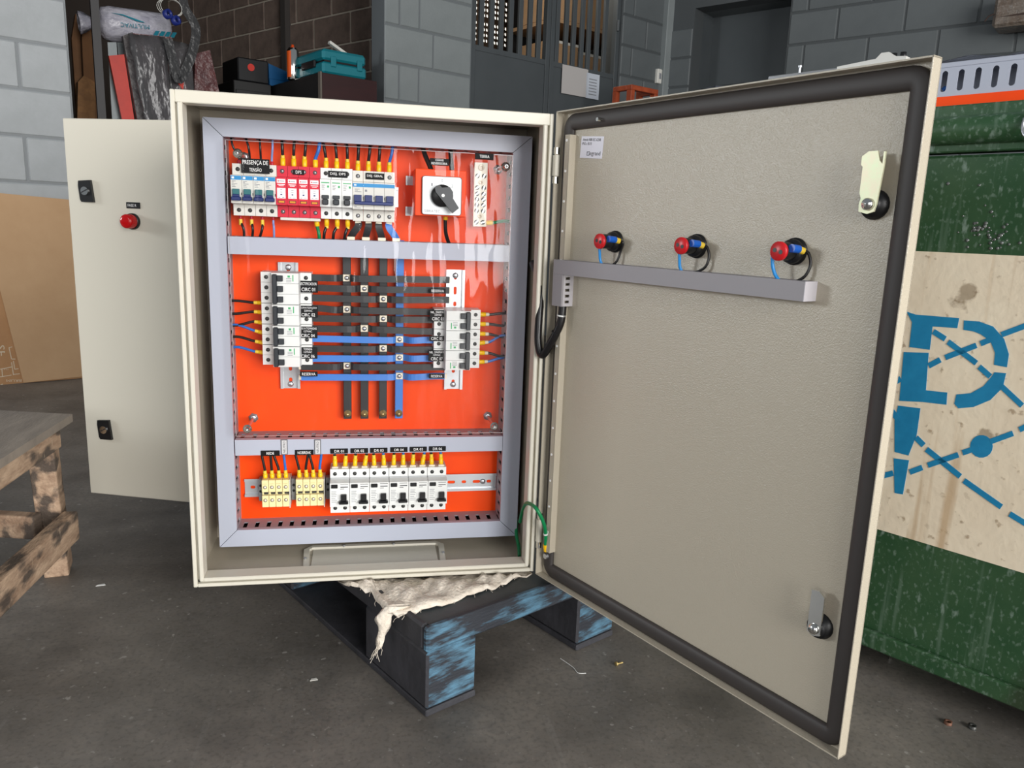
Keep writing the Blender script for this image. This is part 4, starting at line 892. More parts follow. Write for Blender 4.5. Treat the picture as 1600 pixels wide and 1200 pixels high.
# corrugated black hose from the cabinet to the door
a = [(.5795, .075, zz(.555)), (.582, .03, zz(.535)), (.583, .012, zz(.515)), (.578, .0, zz(.47))]
b = dw(.036, TI - .012, .492); b2 = dw(.034, TI - .014, .462); b3 = dw(.020, TI - .020, .43)
loop = [Vector(p) for p in a] + [Vector((.577, -.006, zz(.425))), Vector((.583, -.016, zz(.405))), b3, b2, b]
o = loop[0].copy()
t = thing('cable_hose', 'black spiral-wrapped cable bundle looping from the cabinet to the door duct', 'cable', o)
MB().tube(smoothpath([p - o for p in loop], 8), .0068, 12).build('bundle', WIRE_K, t)
for p, q in ((b, b2), (b3, b2)):
    m_ = (p * .45 + q * .55) if p is b else (p * .5 + q * .5); d = (q - p).normalized()
    MB().cyl(m_ - d * .0012 - o, m_ + d * .0012 - o, .0076, n=14).build('cable_tie', WHITE if p is b else BLACK, t)
# green earth strap between body and door
e0 = at_y(862, 858, -.02); eb_ = dw(.0205, TI - .008, .052)
pts = [Vector((.560, .10, zz(.06))), Vector((.566, .07, zz(.035))), Vector((.5705, .052, zz(.022)))]
pth = [Vector((.5712, .055, zz(.075))), Vector((.5705, .035, zz(.105))), Vector((.570, .005, zz(.130))), Vector((.574, -.022, zz(.138))), dw(.026, TI - .038, .135), dw(.030, TI - .026, .110), dw(.0245, TI - .016, .085), dw(.0210, TI - .012, .062)]
o = pth[0].copy()
t = thing('earth_strap', 'green earth wire looping over the lower hinge to the door', 'wire', o, None, 'green earth wires by the hinge')
MB().tube(smoothpath([p - o for p in pth], 8), .0034, 10).build('sheath', WIRE_G, t)
MB().cyl(dw(.0209, TI - .0118, .064) - o, dw(.0207, TI - .009, .051) - o, .0050, n=12).build('ferrule', YEL, t)
MB().cyl(dw(.0250, TI - .0165, .0875) - o, dw(.0246, TI - .016, .0845) - o, .0042, n=12).build('cable_tie', WHITE, t)
q0 = [at_y(806, 832, .10), at_y(817, 858, .085), at_y(820, 872, .075), at_y(828, 884, .06)]
q0[0] = Vector((.5785, .125, zz(.052))); q0[1] = Vector((.5755, .105, zz(.030))); q0[2] = Vector((.576, .08, zz(.014))); q0[3] = Vector((.5715, .050, zz(.008)))
o = q0[0].copy(); t = thing('earth_wire', 'green earth wire running down into the bottom right corner of the cabinet', 'wire', o, None, 'green earth wires by the hinge')
MB().tube(smoothpath([p - o for p in q0], 8), .0034, 10).build('sheath', WIRE_G, t)
# ================================================================== PALLET, RAG
PALB = mat('worn_blue_pallet', (42, 45, 52), .6, rgb2=(84, 124, 148), scale=5, detail=14, lo=.47, hi=.58, bump=.4, bscale=40, bdist=.003, stretch=(1.2, 1.2, 6))
overlay(PALB, (190, 196, 200), 14, .66, .72, (.6, .6, 3), 6, amount=.6)
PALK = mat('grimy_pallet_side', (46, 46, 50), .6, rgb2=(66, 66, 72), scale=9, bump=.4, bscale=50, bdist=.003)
PALD = mat('grimy_pallet_deck', (52, 56, 58), .55, rgb2=(66, 74, 78), scale=6, bump=.3, bscale=40, bdist=.002)
PC = at_z(668, 985, ZB - .008); FP = Frame(PC, 29.0)      # near corner; x runs right-away, y runs left-away
LX, LY, DT = .55, 1.2, ZB - .006
pal = thing('pallet', 'worn blue and black pallet under the two enclosures', 'pallet', (PC.x, PC.y, 0), FP.rot)
MB().box(.012, LX - .012, .012, LY - .012, DT - .022, DT - .004, .002).build('deck', PALD, pal)
for nm, a in (('edge_beam', (0, LX, 0, .014)), ('edge_beam', (0, LX, LY - .014, LY))): MB().box(a[0], a[1], a[2], a[3], DT - .044, DT, .004).build(nm, PALB, pal)
for a in ((0, .014, .014, LY - .014), (LX - .014, LX, .014, LY - .014)): MB().box(a[0], a[1], a[2], a[3], DT - .044, DT, .004).build('edge_beam', PALK, pal)
for j, y in enumerate((0, LY / 2 - .09, LY - .18)):
    for i, x in enumerate((0, .337)):
        o = MB().box(.001, .100, .001, .20, .012, DT - .044, .004).build('foot_block', [PALB, PALK], pal, loc=(x, y, 0))
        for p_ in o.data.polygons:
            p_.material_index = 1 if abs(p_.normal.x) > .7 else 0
for x in (0, .337): MB().box(x, x + .1, 0, LY, 0, .0118, .002).build('bottom_runner', PALK, pal)
# rag
RAG = mat('unbleached_rag', (236, 226, 212), .9, rgb2=(214, 202, 186), scale=40, bump=.9, bscale=160, bdist=.003)
zr_ = DT - .0035
front = [(528, 908), (545, 918), (562, 921), (580, 926), (594, 948), (606, 962), (622, 966), (640, 958), (660, 955), (682, 950), (700, 946), (720, 938), (740, 932), (755, 926), (768, 924), (782, 916), (800, 908), (815, 902), (831, 896)]
NU, NV = len(front) * 2 - 1, 12
import bisect
vs = []; fs = []
rnd = random.Random(3)
for i in range(NU):
    k = i / 2; i0 = int(k); i1 = min(i0 + 1, len(front) - 1); f_ = k - i0
    fx = front[i0][0] * (1 - f_) + front[i1][0] * f_ ; fy = front[i0][1] * (1 - f_) + front[i1][1] * f_
    if i % 2: fy += rnd.uniform(-3, 5)
    P1 = at_z(fx, fy, zr_); P0 = at_z(534 + (826 - 534) * i / (NU - 1), 905, zr_); P0.y = .012 + .02 * rnd.random()
    for j in range(NV):
        t = j / (NV - 1); q = P0.lerp(P1, t)
        amp = .015 * math.sin(math.pi * min(1, t * 1.05)) ; fold = math.sin(i * 1.15 + 3.2 * t) * math.sin(t * 9 + i * .4)
        q.z = zr_ + .0025 + (0 if j < 2 else amp * (.45 + .55 * fold) + .009 * math.exp(-((t - .88) / .09) ** 2) * (.6 + .4 * math.sin(i * .8)) + rnd.uniform(-.0012, .0012))
        if q.y > -.004: q.z = zr_ + .0015
        vs.append(q)
for i in range(NU - 1):
    for j in range(NV - 1): fs.append((i * NV + j, (i + 1) * NV + j, (i + 1) * NV + j + 1, i * NV + j + 1))
rag = thing('rag', 'crumpled off-white cotton rag squeezed between enclosure and pallet', 'rag', tuple(PC))
mb = MB(); mb.add([v - PC for v in vs], fs, 0, True); cloth = mb.build('cloth', RAG, rag)
sd = cloth.modifiers.new('thick', 'SOLIDIFY'); sd.thickness = .0025; sd.offset = 1
# hanging corner and frayed threads
FH = Frame(at_z(606, 958, DT), 29.0 + 90); base = at_z(612, 950, DT + .004)
hp = [base + Vector((.012, .0, .004)), at_pl(603, 960, base - Vector((.012, .004, 0)), (-.35, -.94, 0)), at_pl(600, 976, base - Vector((.014, .006, 0)), (-.35, -.94, 0)), at_pl(596, 994, base - Vector((.014, .006, 0)), (-.35, -.94, 0)), at_pl(592, 1012, base - Vector((.014, .006, 0)), (-.35, -.94, 0))]
def taper(mb, pts, widths, t):
    pts = smoothpath(pts, 5); n = len(pts); vs = []; fs = []
    for i, p_ in enumerate(pts):
        s_ = i / (n - 1) * (len(widths) - 1); a = int(min(s_, len(widths) - 2)); w = widths[a] + (widths[a + 1] - widths[a]) * (s_ - a)
        for k in range(8):
            an = 2 * math.pi * k / 8; wob = 1 + .25 * math.sin(k * 2.1 + i * .7)
            vs.append(p_ + Vector((math.cos(an) * w * wob, math.sin(an) * t * wob, 0)))
    for i in range(n - 1):
        for k in range(8): fs.append((i * 8 + k, i * 8 + (k + 1) % 8, (i + 1) * 8 + (k + 1) % 8, (i + 1) * 8 + k))
    mb.add(vs, fs, 0, True)
mb = MB(); taper(mb, [p_ - PC for p_ in hp], [.020, .016, .010, .0075, .004], .005); mb.build('hanging_corner', RAG, rag)
mb = MB()
for k in range(34):
    if k < 12: s0 = hp[3].lerp(hp[4], rnd.random()) + Vector((rnd.uniform(-.006, .004), -.003, 0)); d = Vector((rnd.uniform(-.018, .006), rnd.uniform(-.006, .0), rnd.uniform(-.03, -.012)))
    else:
        i = rnd.randrange(2, NU - 1); s0 = vs[i * NV + NV - 1].copy(); d = Vector((rnd.uniform(-.012, .006), rnd.uniform(-.014, -.004), rnd.uniform(-.004, .001)))
    mb.tube([s0 - PC, s0 + d * .5 + Vector((rnd.uniform(-.003, .003), 0, 0)) - PC, s0 + d - PC], .0004, 4)
fr = mb.build('frayed_threads', RAG, rag); fr['kind'] = 'stuff'
# ================================================================== GREEN WASTE SKIP
GREEN = mat('green_skip_paint', (32, 72, 42), .42, rgb2=(56, 86, 56), scale=5, bump=.25, bscale=30, bdist=.003)
overlay(GREEN, (150, 168, 158), 70, .62, .70, (1, 1, .45), 8, amount=.5)
overlay(GREEN, (128, 148, 134), 150, .56, .68, (1, 1, .7), 6, amount=.45)
overlay(GREEN, (120, 140, 126), 14, .58, .68, (5, 5, .25), 5, amount=.3)
overlay(GREEN, (44, 36, 28), 6, .60, .70, (1, 1, .6), 6, amount=.5)
BAND = mat('cream_band_paint', (242, 229, 205), .6, rgb2=(234, 218, 193), scale=7, bump=.4, bscale=60, bdist=.002)
overlay(BAND, (140, 112, 78), 60, .62, .70, (1, 1, 1), 6, amount=.65)
overlay(BAND, (120, 96, 66), 18, .64, .70, (1, 1, 1), 6, amount=.6)
overlay(BAND, (176, 136, 84), 9, .57, .70, (3.5, 3.5, .18), 4, amount=.55)
SPRAY = mat('blue_spray_paint', (14, 124, 172), .5, rgb2=(26, 136, 184), scale=30)
B0 = at_z(1350, 1005, .055); FBn = Frame(B0, -58)
def bp(x, y, off=0.): u, z = FBn.px(x, y, off); return u, z
s0, s1, dpt = -.5, 1.3, .85
ztop = bp(1560, 240)[1]; zw0_, zw1 = bp(1420, 841)[1], bp(1500, 395.4)[1]
skip = thing('waste_skip', 'green steel waste skip with cream band and blue stencil, right of the door', 'skip', (B0.x, B0.y, 0), FBn.rot)
MB().box(s0, s1, 0, dpt, .055, ztop, .004).build('body', GREEN, skip)
zl0 = bp(1475, 1026)[1]
MB().box(s0, s1, -.012, 0, .055, zl0, .003).build('base_rail', GREEN, skip)
MB().box(s0, s1, -.0015, 0, zw0_, zw1).build('painted_band', BAND, skip)
zp = bp(1530, 199, -.03)[1]; rp_ = .021
MB().cyl((s0, -.012, zp), (s1, -.012, zp), rp_, n=20).build('rim_pipe', GREEN, skip)
MB().box(s0, s1, -.006, .03, bp(1530, 237)[1], zp - .012, .002).box(s0, s1, .0, .04, zp + .008, zp + .040, .002).build('rim_ledge', GREEN, skip)
for x_ in (s0 + .25, 0.05, s1 - .25):
    MB().box(x_ - .04, x_ + .04, .1, dpt - .1, 0, .056, .003).build('foot', GREEN, skip)
ur, zr2 = bp(1599, 193, -.03)
MB().tube([(ur + .012 + .011 * math.cos(a), -.036 + .004 * math.sin(a), zp + .019 * math.sin(a)) for a in [2 * math.pi * k / 20 for k in range(20)]], .0022, 6, closed=True).build('ring', STEEL, skip)
rw = random.Random(5); mb = MB()
for k in range(46):
    x_, y_ = (rw.gauss(1520, 12), rw.gauss(362, 14)) if k % 2 else (rw.gauss(1552, 10), rw.gauss(365, 14))
    if k > 40: x_, y_ = rw.uniform(1470, 1595), rw.uniform(250, 385)
    u, z = bp(x_, min(y_, 388)); r = rw.uniform(.0012, .0034)
    mb.lathe([(0, r), (r * .35, r * .8), (r * .5, 0)], (u, -.0001, z), (0, -1, 0), 8)
dr = mb.build('water_drops', clearfilm('water', (235, 240, 240), .03, 1.8, .12), skip); dr['kind'] = 'stuff'
# blue stencil on the band (crop pixels -> photo pixels)
def sp(a, b): u, z = bp(1340 + a / 2.3077, 380 + b / 2.3077); return (u, -.0022, z)
polys = [[(178, 246), (210, 257), (368, 270), (361, 306), (272, 300), (262, 384), (188, 374), (198, 285)],
 [(385, 278), (440, 282), (490, 300), (530, 345), (547, 400), (540, 447), (493, 438), (497, 395), (480, 352), (445, 328), (420, 318), (383, 312)],
 [(495, 465), (537, 468), (525, 520), (480, 565), (420, 590), (365, 595), (350, 578), (358, 545), (410, 540), (455, 515), (485, 480)],
 [(168, 392), (258, 395), (248, 530), (325, 538), (322, 582), (235, 572), (152, 568)],
 [(148, 585), (228, 595), (215, 690), (185, 765), (135, 752), (135, 640)],
 [(132, 775), (187, 782), (165, 905), (135, 900)],
 [(448 + 41 * math.cos(k * math.pi / 9), 732 + 41 * math.sin(k * math.pi / 9)) for k in range(18)]]
for a, b in (((275, 318), (318, 345)), ((328, 355), (430, 432)), ((440, 445), (480, 480)), ((520, 515), (595, 585)), ((258, 442), (300, 420)), ((318, 412), (430, 368)), ((445, 362), (510, 335)), ((520, 330), (640, 285)), ((120, 510), (158, 488)), ((80, 842), (130, 828)), ((190, 825), (235, 808)), ((255, 800), (365, 762)), ((380, 755), (440, 735)), ((480, 715), (562, 685)), ((585, 672), (650, 640)), ((212, 700), (240, 728)), ((250, 742), (372, 840)), ((385, 855), (520, 950)), ((550, 975), (640, 1030)), ((125, 605), (152, 640))):
    dx_, dy_ = b[0] - a[0], b[1] - a[1]; L = math.hypot(dx_, dy_); nx_, ny_ = -dy_ / L * 10, dx_ / L * 10
    polys.append([(a[0] + nx_, a[1] + ny_), (b[0] + nx_, b[1] + ny_), (b[0] - nx_, b[1] - ny_), (a[0] - nx_, a[1] - ny_)])
for k, p_ in enumerate(polys):
    mb = MB(); mb.prism([(v[0], v[1] - .0002 * (k > 6) , v[2]) for v in (sp(*q) for q in p_)], (0, .0006, 0)); mb.build('stencil_mark', SPRAY, skip)
# ---- a spare mounting plate with a slotted duct lying on the skip's rim
zo0, zo1, zo2 = bp(1530, 159.5, .02)[1], bp(1530, 146, .02)[1], bp(1530, 103, .02)[1]
rimtop = zp + .040
pl2 = thing('mounting_plate', 'orange mounting plate lying on the rim of the green skip', 'mounting plate', tuple(FBn.w(-.49, .02, rimtop + .001)), FBn.rot)
hgt = max(.012, zo1 - rimtop - .001)
MB().box(0, 1.3, 0, .55, 0, hgt, .001).build('plate', ORANGE, pl2)
du = thing('wiring_duct', 'grey duct with rounded slots on the orange plate on the skip', 'cable duct', tuple(FBn.w(-.49, .022, rimtop + .001 + hgt)), FBn.rot)
hd2 = .052; mb = MB(); pit = .0243; k0 = bp(1501, 123, .022)[0] + .49
st_ = k0 - pit * 20
for k in range(70):
    xa = st_ + pit * (k - .5)
    if xa < 0 or xa + pit > 1.29: continue
    mb.cell(xa, xa + pit, 0, hd2 - .008, xa + pit / 2, .0235, .0046, .0160, 0, .002, 16)
mb.box(0, 1.29, 0, .06, hd2 - .008, hd2, .001).box(0, 1.29, .056, .058, 0, hd2 - .008).box(0, 1.29, .002, .056, 0, .002)
mb.build('channel', DUCT, du)
d2 = thing('wiring_duct', 'plain grey duct lying behind the slotted duct on the skip', 'cable duct', tuple(FBn.w(-.49, .11, rimtop + .001 + hgt)), FBn.rot)
MB().box(0, 1.29, 0, .42, 0, hd2 - .004, .002).build('channel', DUCT, d2); MB().box(0, 1.29, .0, .42, hd2 - .0039, hd2, .001).build('cover', DUCT, d2)
fm = MB(); n_ = 26; vs = []; fs = []
for i in range(n_):
    for j in range(4): vs.append((i * 1.29 / (n_ - 1), .004 + j * .03, .0012 + .008 * math.sin(i * 1.7 + j) ** 2 + .006 * (j in (1, 2))))
for i in range(n_ - 1):
    for j in range(3): fs.append((i * 4 + j, (i + 1) * 4 + j, (i + 1) * 4 + j + 1, i * 4 + j + 1))
fm.add(vs, fs, 0, True)
tag(fm.build('plastic_film', clearfilm('hazy_film', (225, 228, 235), .12, 1.5, .45, .6, 30, (1, 1, 1), .01), loc=FBn.w(-.49, .022, rimtop + .001 + hgt + hd2), rot=FBn.rot), 'crinkled clear plastic film lying on the slotted duct on the skip', 'film')
cb = MB().tube([(k0 - pit + .004 * math.cos(a_), .012, .012 + .003 * math.sin(a_)) for a_ in (0, 1, 2, 3)], .004, 8)
tag(cb.build('wire', WIRE_B, loc=du.location, rot=FBn.rot), 'short blue wire end inside the slotted duct on the skip', 'wire')
# white bracket and clear strip lying further back on the plate
q1 = at_pl(1345, 98, FBn.w(0, .30, 0), FBn.n); u_, z_ = (q1 - FBn.o).dot(FBn.e), q1.z
zpl = rimtop + .001 + hgt
br = thing('bracket', 'white bracket with bolts lying behind the top edge of the door', 'bracket', tuple(FBn.w(u_, .30, zpl + hd2)), FBn.rot)
hB = max(.012, z_ - zpl - hd2)
MB().prism([(-.05, 0, 0), (.09, 0, 0), (.09, 0, hB + .002), (.07, 0, hB + .004), (.055, 0, hB + .014), (.04, 0, hB + .014), (.03, 0, hB + .004), (-.05, 0, hB - .002)], (0, .02, 0)).build('plate', WHITE2, br)
for x_ in (.062, .080): MB().lathe([(0, .006), (.008, .006), (.008, .0)], (x_, .01, hB + .004), (0, 0, 1), 8).build('bolt', BLACK, br)
cs = thing('clear_strip', 'clear plastic strip with a screw lying behind the top edge of the door', 'strip', tuple(FBn.w(u_ - .20, .30, zpl + hd2)), FBn.rot)
MB().box(-.01, .15, 0, .04, 0, hB - .004, .002).build('strip', clearfilm('strip_clear', (225, 232, 238), .1, 1.5, .3), cs)
MB().cyl((.055, .02, hB - .004), (.055, .02, hB + .014), .003, n=8).cyl((.055, .02, hB + .010), (.055, .02, hB + .014), .005, n=8).build('screw', STEEL, cs)
# ================================================================== LEFT FOREGROUND BENCH
WOOD = mat('weathered_bench_wood', (148, 120, 98), .8, rgb2=(196, 168, 142), scale=9, detail=9, bump=.6, bscale=45, bdist=.004, stretch=(4, 1.2, 4))
overlay(WOOD, (56, 52, 50), 9, .50, .60, (3, 1, 2.5), 9, amount=.85)
overlay(WOOD, (196, 176, 152), 30, .66, .72, (1, 3, 1), 6, amount=.5)
WTOP = mat('grimy_bench_top', (116, 107, 99), .7, rgb2=(146, 135, 124), scale=5, detail=9, bump=.5, bscale=60, bdist=.003, stretch=(5, 1, 1))
zt0 = .2 + ZB
tip = at_z(113, 647, zt0); bk = at_z(0, 641, zt0); fr_ = at_z(0, 718, zt0)
db = (bk - tip).normalized(); dfr = (fr_ - tip).normalized()
bench = thing('bench', 'weathered wooden bench at the left edge', 'bench', (tip.x, tip.y, 0))
O = Vector((tip.x, tip.y, 0)); hh_ = .024
top = [tip - O, tip + dfr * .62 - O, tip + dfr * .62 + db * .75 - O, tip + db * .75 - O]
MB().prism([v for v in top], (0, 0, -.016)).build('top', WTOP, bench)
nf = Vector((-dfr.y, dfr.x, 0)); nf = nf if nf.dot(db) > 0 else -nf
def beam(nm, a, b, w, h, mt=WOOD, side=None):
    d = (b - a).normalized(); s_ = Vector((0, 0, 1)).cross(d); s_ = s_.normalized() if s_.length > .1 else Vector((1, 0, 0)); u_ = d.cross(s_)
    mb = MB(); mb.obox((a + b) / 2, d, s_, u_, (b - a).length / 2, w / 2, h / 2)
    o = mb.build(nm, mt, bench); bv = o.modifiers.new('b', 'BEVEL'); bv.width = .004; bv.segments = 2; return o
aa = tip + dfr * .03 + nf * .03 - O; aa.z = zt0 - .016 - .0255
beam('apron', aa - dfr * .012, aa + dfr * .5, .024, .050)
ab = aa + db * .03; beam('apron', ab + db * .0, ab + db * .6, .022, .05)
# near leg, splayed
lt = at_pl(66, 705, tip + nf * .05, nf) - O; lbt = at_z(92, 893, .0) - O
lt.z = zt0 - .02; lbt.z = 0.002
beam('leg', lbt, lt, .048, .055)
l2b = lbt + dfr * .42; l2t = lt + dfr * .42
beam('leg', l2b, l2t, .048, .055)
beam('leg', lbt + db * .6, lt + db * .6, .048, .055); beam('leg', l2b + db * .6, l2t + db * .6, .048, .055)
r0 = at_pl(112, 820, lbt + O - nf * .055, nf) - O; r1 = r0 + (at_pl(0, 925, lbt + O - nf * .055, nf) - O - r0).normalized() * .62
beam('stretcher', r0, r1, .030, .062)
c0 = at_pl(60, 822, lbt + O + nf * .0, nf) - O
beam('stretcher', c0, c0 + Vector((db.x, db.y, 0)) * .62 + Vector((0, 0, .0)), .030, .05)
# ================================================================== CARDBOARD ON THE LEFT WALL
CARD = mat('brown_cardboard', (200, 164, 126), .85, rgb2=(190, 153, 115), scale=3, bump=.15, bscale=30, bdist=.002)
CARD2 = mat('printed_cardboard', (186, 142, 100), .85, rgb2=(174, 130, 90), scale=4)
CARDD = mat('store_cardboard_dimmed', (120, 84, 54), .85, rgb2=(98, 68, 44), scale=5, bump=.3, bscale=20, bdist=.004)  # darkened to put the store's dimness into the colour
CPR = mat('pale_card_print', (216, 200, 176), .8)
f0 = at_z(37, 598, .004); lean = math.radians(3.0)
nC = Vector((FA.n.x * math.cos(lean), FA.n.y * math.cos(lean), -math.sin(lean))).normalized()
def sheet(name, label, pxs, p0, mt, tck=.005):
    o0 = Vector((p0.x, p0.y, 0)); poly = [at_pl(x, y, p0, nC) - o0 for x, y in pxs]
    t = thing(name, label, 'cardboard', o0); MB().prism(poly, nC * tck).build('sheet', mt, t); return t, o0
sheet('cardboard_sheet', 'large plain brown cardboard sheet leaning on the pale wall', [(-70, 295), (150, 316), (180, 583), (37, 598), (-12, 405)], f0, CARD)
g0_ = f0 + nC * .016
s2, o2 = sheet('cardboard_sheet', 'printed brown cardboard sheet behind the plain one', [(-70, 420), (130, 430), (170, 585), (128, 591), (0, 610), (-70, 619)], g0_, CARD2)
def cardline(x0_, y0_, x1_, y1_, w_=.6):
    a, b = at_pl(x0_, y0_, g0_ - nC * .0006, nC) - o2, at_pl(x1_, y1_, g0_ - nC * .0006, nC) - o2
    d = (b - a).normalized(); s_ = d.cross(nC).normalized() * .0016
    mb = MB(); mb.prism([a + s_, b + s_, b - s_, a - s_], nC * .0004); mb.build('printed_line', CPR, s2)
for L in ((14, 543, 19, 542), (14, 543, 18, 561), (18, 561, 24, 561), (0, 577, 20, 573), (3, 577, 4, 589), (0, 589, 18, 586), (18, 566, 21, 586), (21, 564, 23, 577), (23, 577, 29, 576), (21, 585, 31, 584), (0, 602, 4, 600), (4, 600, 6, 610)): cardline(*L)
def cardtext(s_, x_, y_, w_, h_, ang=0.):
    q = at_pl(x_, y_, g0_ - nC * .0012, nC) - o2
    me, tw, th_ = text_mesh(s_, CPR); o = mkobj('printed_text', me, s2, q)
    o.rotation_euler = (math.pi / 2 - lean, ang, FA.a); o.scale = (w_ / tw, h_ / th_, 1)
cardtext('BRUM', 22, 594.5, .058, .012, math.radians(6) + math.pi); cardtext('ITA', 9, 577, .018, .006, math.radians(6) + math.pi); cardtext('RUA', 28, 605, .034, .007, math.radians(6) + math.pi)
cardtext('SE', 1.5, 548, .05, .030, math.pi / 2)
# ================================================================== STORE: RACK AND WHAT IS ON IT (colours darkened to hold the recess shade)
def fa(x, y, off): q = at_pl(x, y, FA.o + FA.n * off, FA.n); return (q - FA.o).dot(FA.e), off, q.z
def faw(x, y, off): return at_pl(x, y, FA.o + FA.n * off, FA.n)
RACKM = mat('dark_rack_steel', (54, 52, 53), .55)
u0r, u1r = fa(112, 100, .35)[0] - .1, fa(350, 100, .35)[0] + .1
rk = thing('storage_rack', 'dark steel storage rack in the store opening', 'rack', tuple(FA.w(u0r, .25, 0)), FA.rot)
zsh = .98
MB().box(0, u1r - u0r, 0, .75, zsh - .03, zsh).build('shelf', RACKM, rk)
pu, _, pz = fa(152, 90, .25); tl = math.radians(0)
for x_, y_, h_ in ((pu - u0r, -.02, 2.4), (pu - u0r - .05, .74, 2.4), (u1r - u0r - .03, .74, zsh - .03), (u1r - u0r - .03, .0, zsh - .03)):
    MB().box(x_ - .018, x_ + .018, y_, y_ + .02, 0, h_).build('upright', RACKM, rk)
def slab(name, label, cat, pxs, off, tck, mt, group=None, extra=None):
    P = [faw(x, y, off) for x, y in pxs]; zmin = min(p_.z for p_ in P); c = sum(P, Vector()) / len(P); o0 = Vector((c.x, c.y, zmin))
    t = thing(name, label, cat, o0, None, group); MB().prism([p_ - o0 for p_ in P], FA.n * tck).build('sheet' if cat != 'board' else 'board', mt, t)
    return t, o0
yb_ = 232                                      # foot line of the leaning things (hidden by the enclosure)
slab('folded_carton', 'tall folded brown carton at the far left of the store opening', 'carton', [(118, 22), (128, 20), (146, 120), (150, yb_), (124, yb_), (112, 60)], .62, .03, CARDD)
slab('folded_carton', 'dark brown carton bundle tied up beside the rack upright', 'carton', [(131, 20), (146, 40), (154, 110), (156, yb_), (136, yb_), (128, 60)], .55, .04, mat('brown_carton_mid', (110, 74, 42), .85, rgb2=(92, 62, 36), scale=6))
slab('folded_carton', 'short crumpled brown carton low beside the rack upright', 'carton', [(122, 128), (131, 118), (148, 128), (150, yb_), (120, yb_)], .48, .05, mat('brown_carton_low', (134, 96, 58), .85, rgb2=(100, 70, 42), scale=14, bump=.6, bscale=30, bdist=.01))
slab('metal_strip', 'narrow grey metal strip leaning left of the orange boards', 'panel', [(168, 66), (182, 66), (192, yb_), (178, yb_)], .42, .015, mat('grey_metal_strip', (120, 126, 128), .4, metal=.3))
slab('metal_strip', 'second narrow grey metal strip leaning behind the orange board', 'panel', [(183, 64), (196, 64), (214, yb_), (198, yb_)], .47, .015, mat('grey_metal_strip', (120, 126, 128), .4, metal=.3))
slab('orange_board', 'narrow orange mounting board leaning under the white roll', 'board', [(170, 87), (194, 85), (217, yb_), (200, yb_)], .36, .02, mat('store_orange_dimmed', (206, 46, 24), .45, rgb2=(188, 40, 20), scale=9))  # plate orange darkened to carry the shade of the store
BAGG = mat('wrapped_grey_panel', (96, 92, 92), .5, rgb2=(58, 54, 55), scale=14, bump=.6, bscale=24, bdist=.02)
BAGR = mat('wrapped_red_panel', (112, 66, 64), .42, rgb2=(84, 56, 58), scale=10, bump=.8, bscale=24, bdist=.02)
slab('wrapped_package', 'grey framed panel wrapped in cloudy plastic, leaning beside the orange board', 'panel', [(192, 56), (207, 50), (262, yb_), (222, yb_)], .33, .03, BAGG, 'plastic-wrapped panels in the store')
slab('wrapped_package', 'reddish panel wrapped in cloudy plastic with an orange patch', 'panel', [(208, 52), (268, 58), (300, 140), (306, yb_), (250, yb_)], .285, .03, BAGR, 'plastic-wrapped panels in the store')
slab('wrapped_package', 'small reddish panel wrapped in plastic at the right of the store shelf', 'panel', [(305, 84), (328, 78), (344, 150), (352, yb_), (302, yb_)], .40, .05, BAGR, 'plastic-wrapped panels in the store')
slab('orange_board', 'small orange board showing through the wrapped panels', 'board', [(262, 84), (276, 92), (298, 150), (286, 150)], .272, .008, mat('store_orange_dimmed', (206, 46, 24), .45))
def film(name, label, pxs, off):
    P = [faw(x, y, off) for x, y in pxs]; zmin = min(p_.z for p_ in P); c = sum(P, Vector()) / len(P); o0 = Vector((c.x, c.y, zmin))
    u_ = [((p_ - o0).dot(FA.e), (p_ - o0).z) for p_ in P]; n = 9; vs = []; fs = []; r = random.Random(len(label))
    for i in range(n):
        for j in range(n):
            s_, t_ = i / (n - 1), j / (n - 1); q = (P[0].lerp(P[1], s_)).lerp(P[3].lerp(P[2], s_), t_) - o0
            vs.append(q + FA.n * r.uniform(-.012, .012) + FA.e * r.uniform(-.006, .006))
    for i in range(n - 1):
        for j in range(n - 1): fs.append((i * n + j, (i + 1) * n + j, (i + 1) * n + j + 1, i * n + j + 1))
    mb = MB(); mb.add(vs, fs, 0, True); o = mb.build(name, BAGFILM, loc=o0); sd = o.modifiers.new('t', 'SOLIDIFY'); sd.thickness = .002
    tag(o, label, 'film', 'cloudy plastic films in the store'); return o
film('plastic_film', 'cloudy plastic film around the framed grey panel in the store', [(200, 52), (258, 58), (276, yb_), (234, yb_)], .275)
film('plastic_film', 'cloudy plastic film draped over the reddish panel in the store', [(258, 60), (300, 70), (312, yb_), (276, yb_)], .27)
# black strap hanging in front
sp_ = [faw(284, -30, .22), faw(288, 10, .22), faw(306, 45, .22), faw(298, 90, .22), faw(280, 124, .22), faw(272, 100, .22), faw(262, 60, .22)]
o0 = sp_[4].copy(); t = thing('hanging_strap', 'grey translucent film strip hanging in a V in the store opening', 'strap', o0)
MB().flat([p_ - o0 for p_ in smoothpath(sp_, 6)], .045, .003, FA.n).build('strip', clearfilm('smoky_film', (96, 96, 104), .3, 1.4, .05, .6, 30, (1, 1, 1), .01), t)
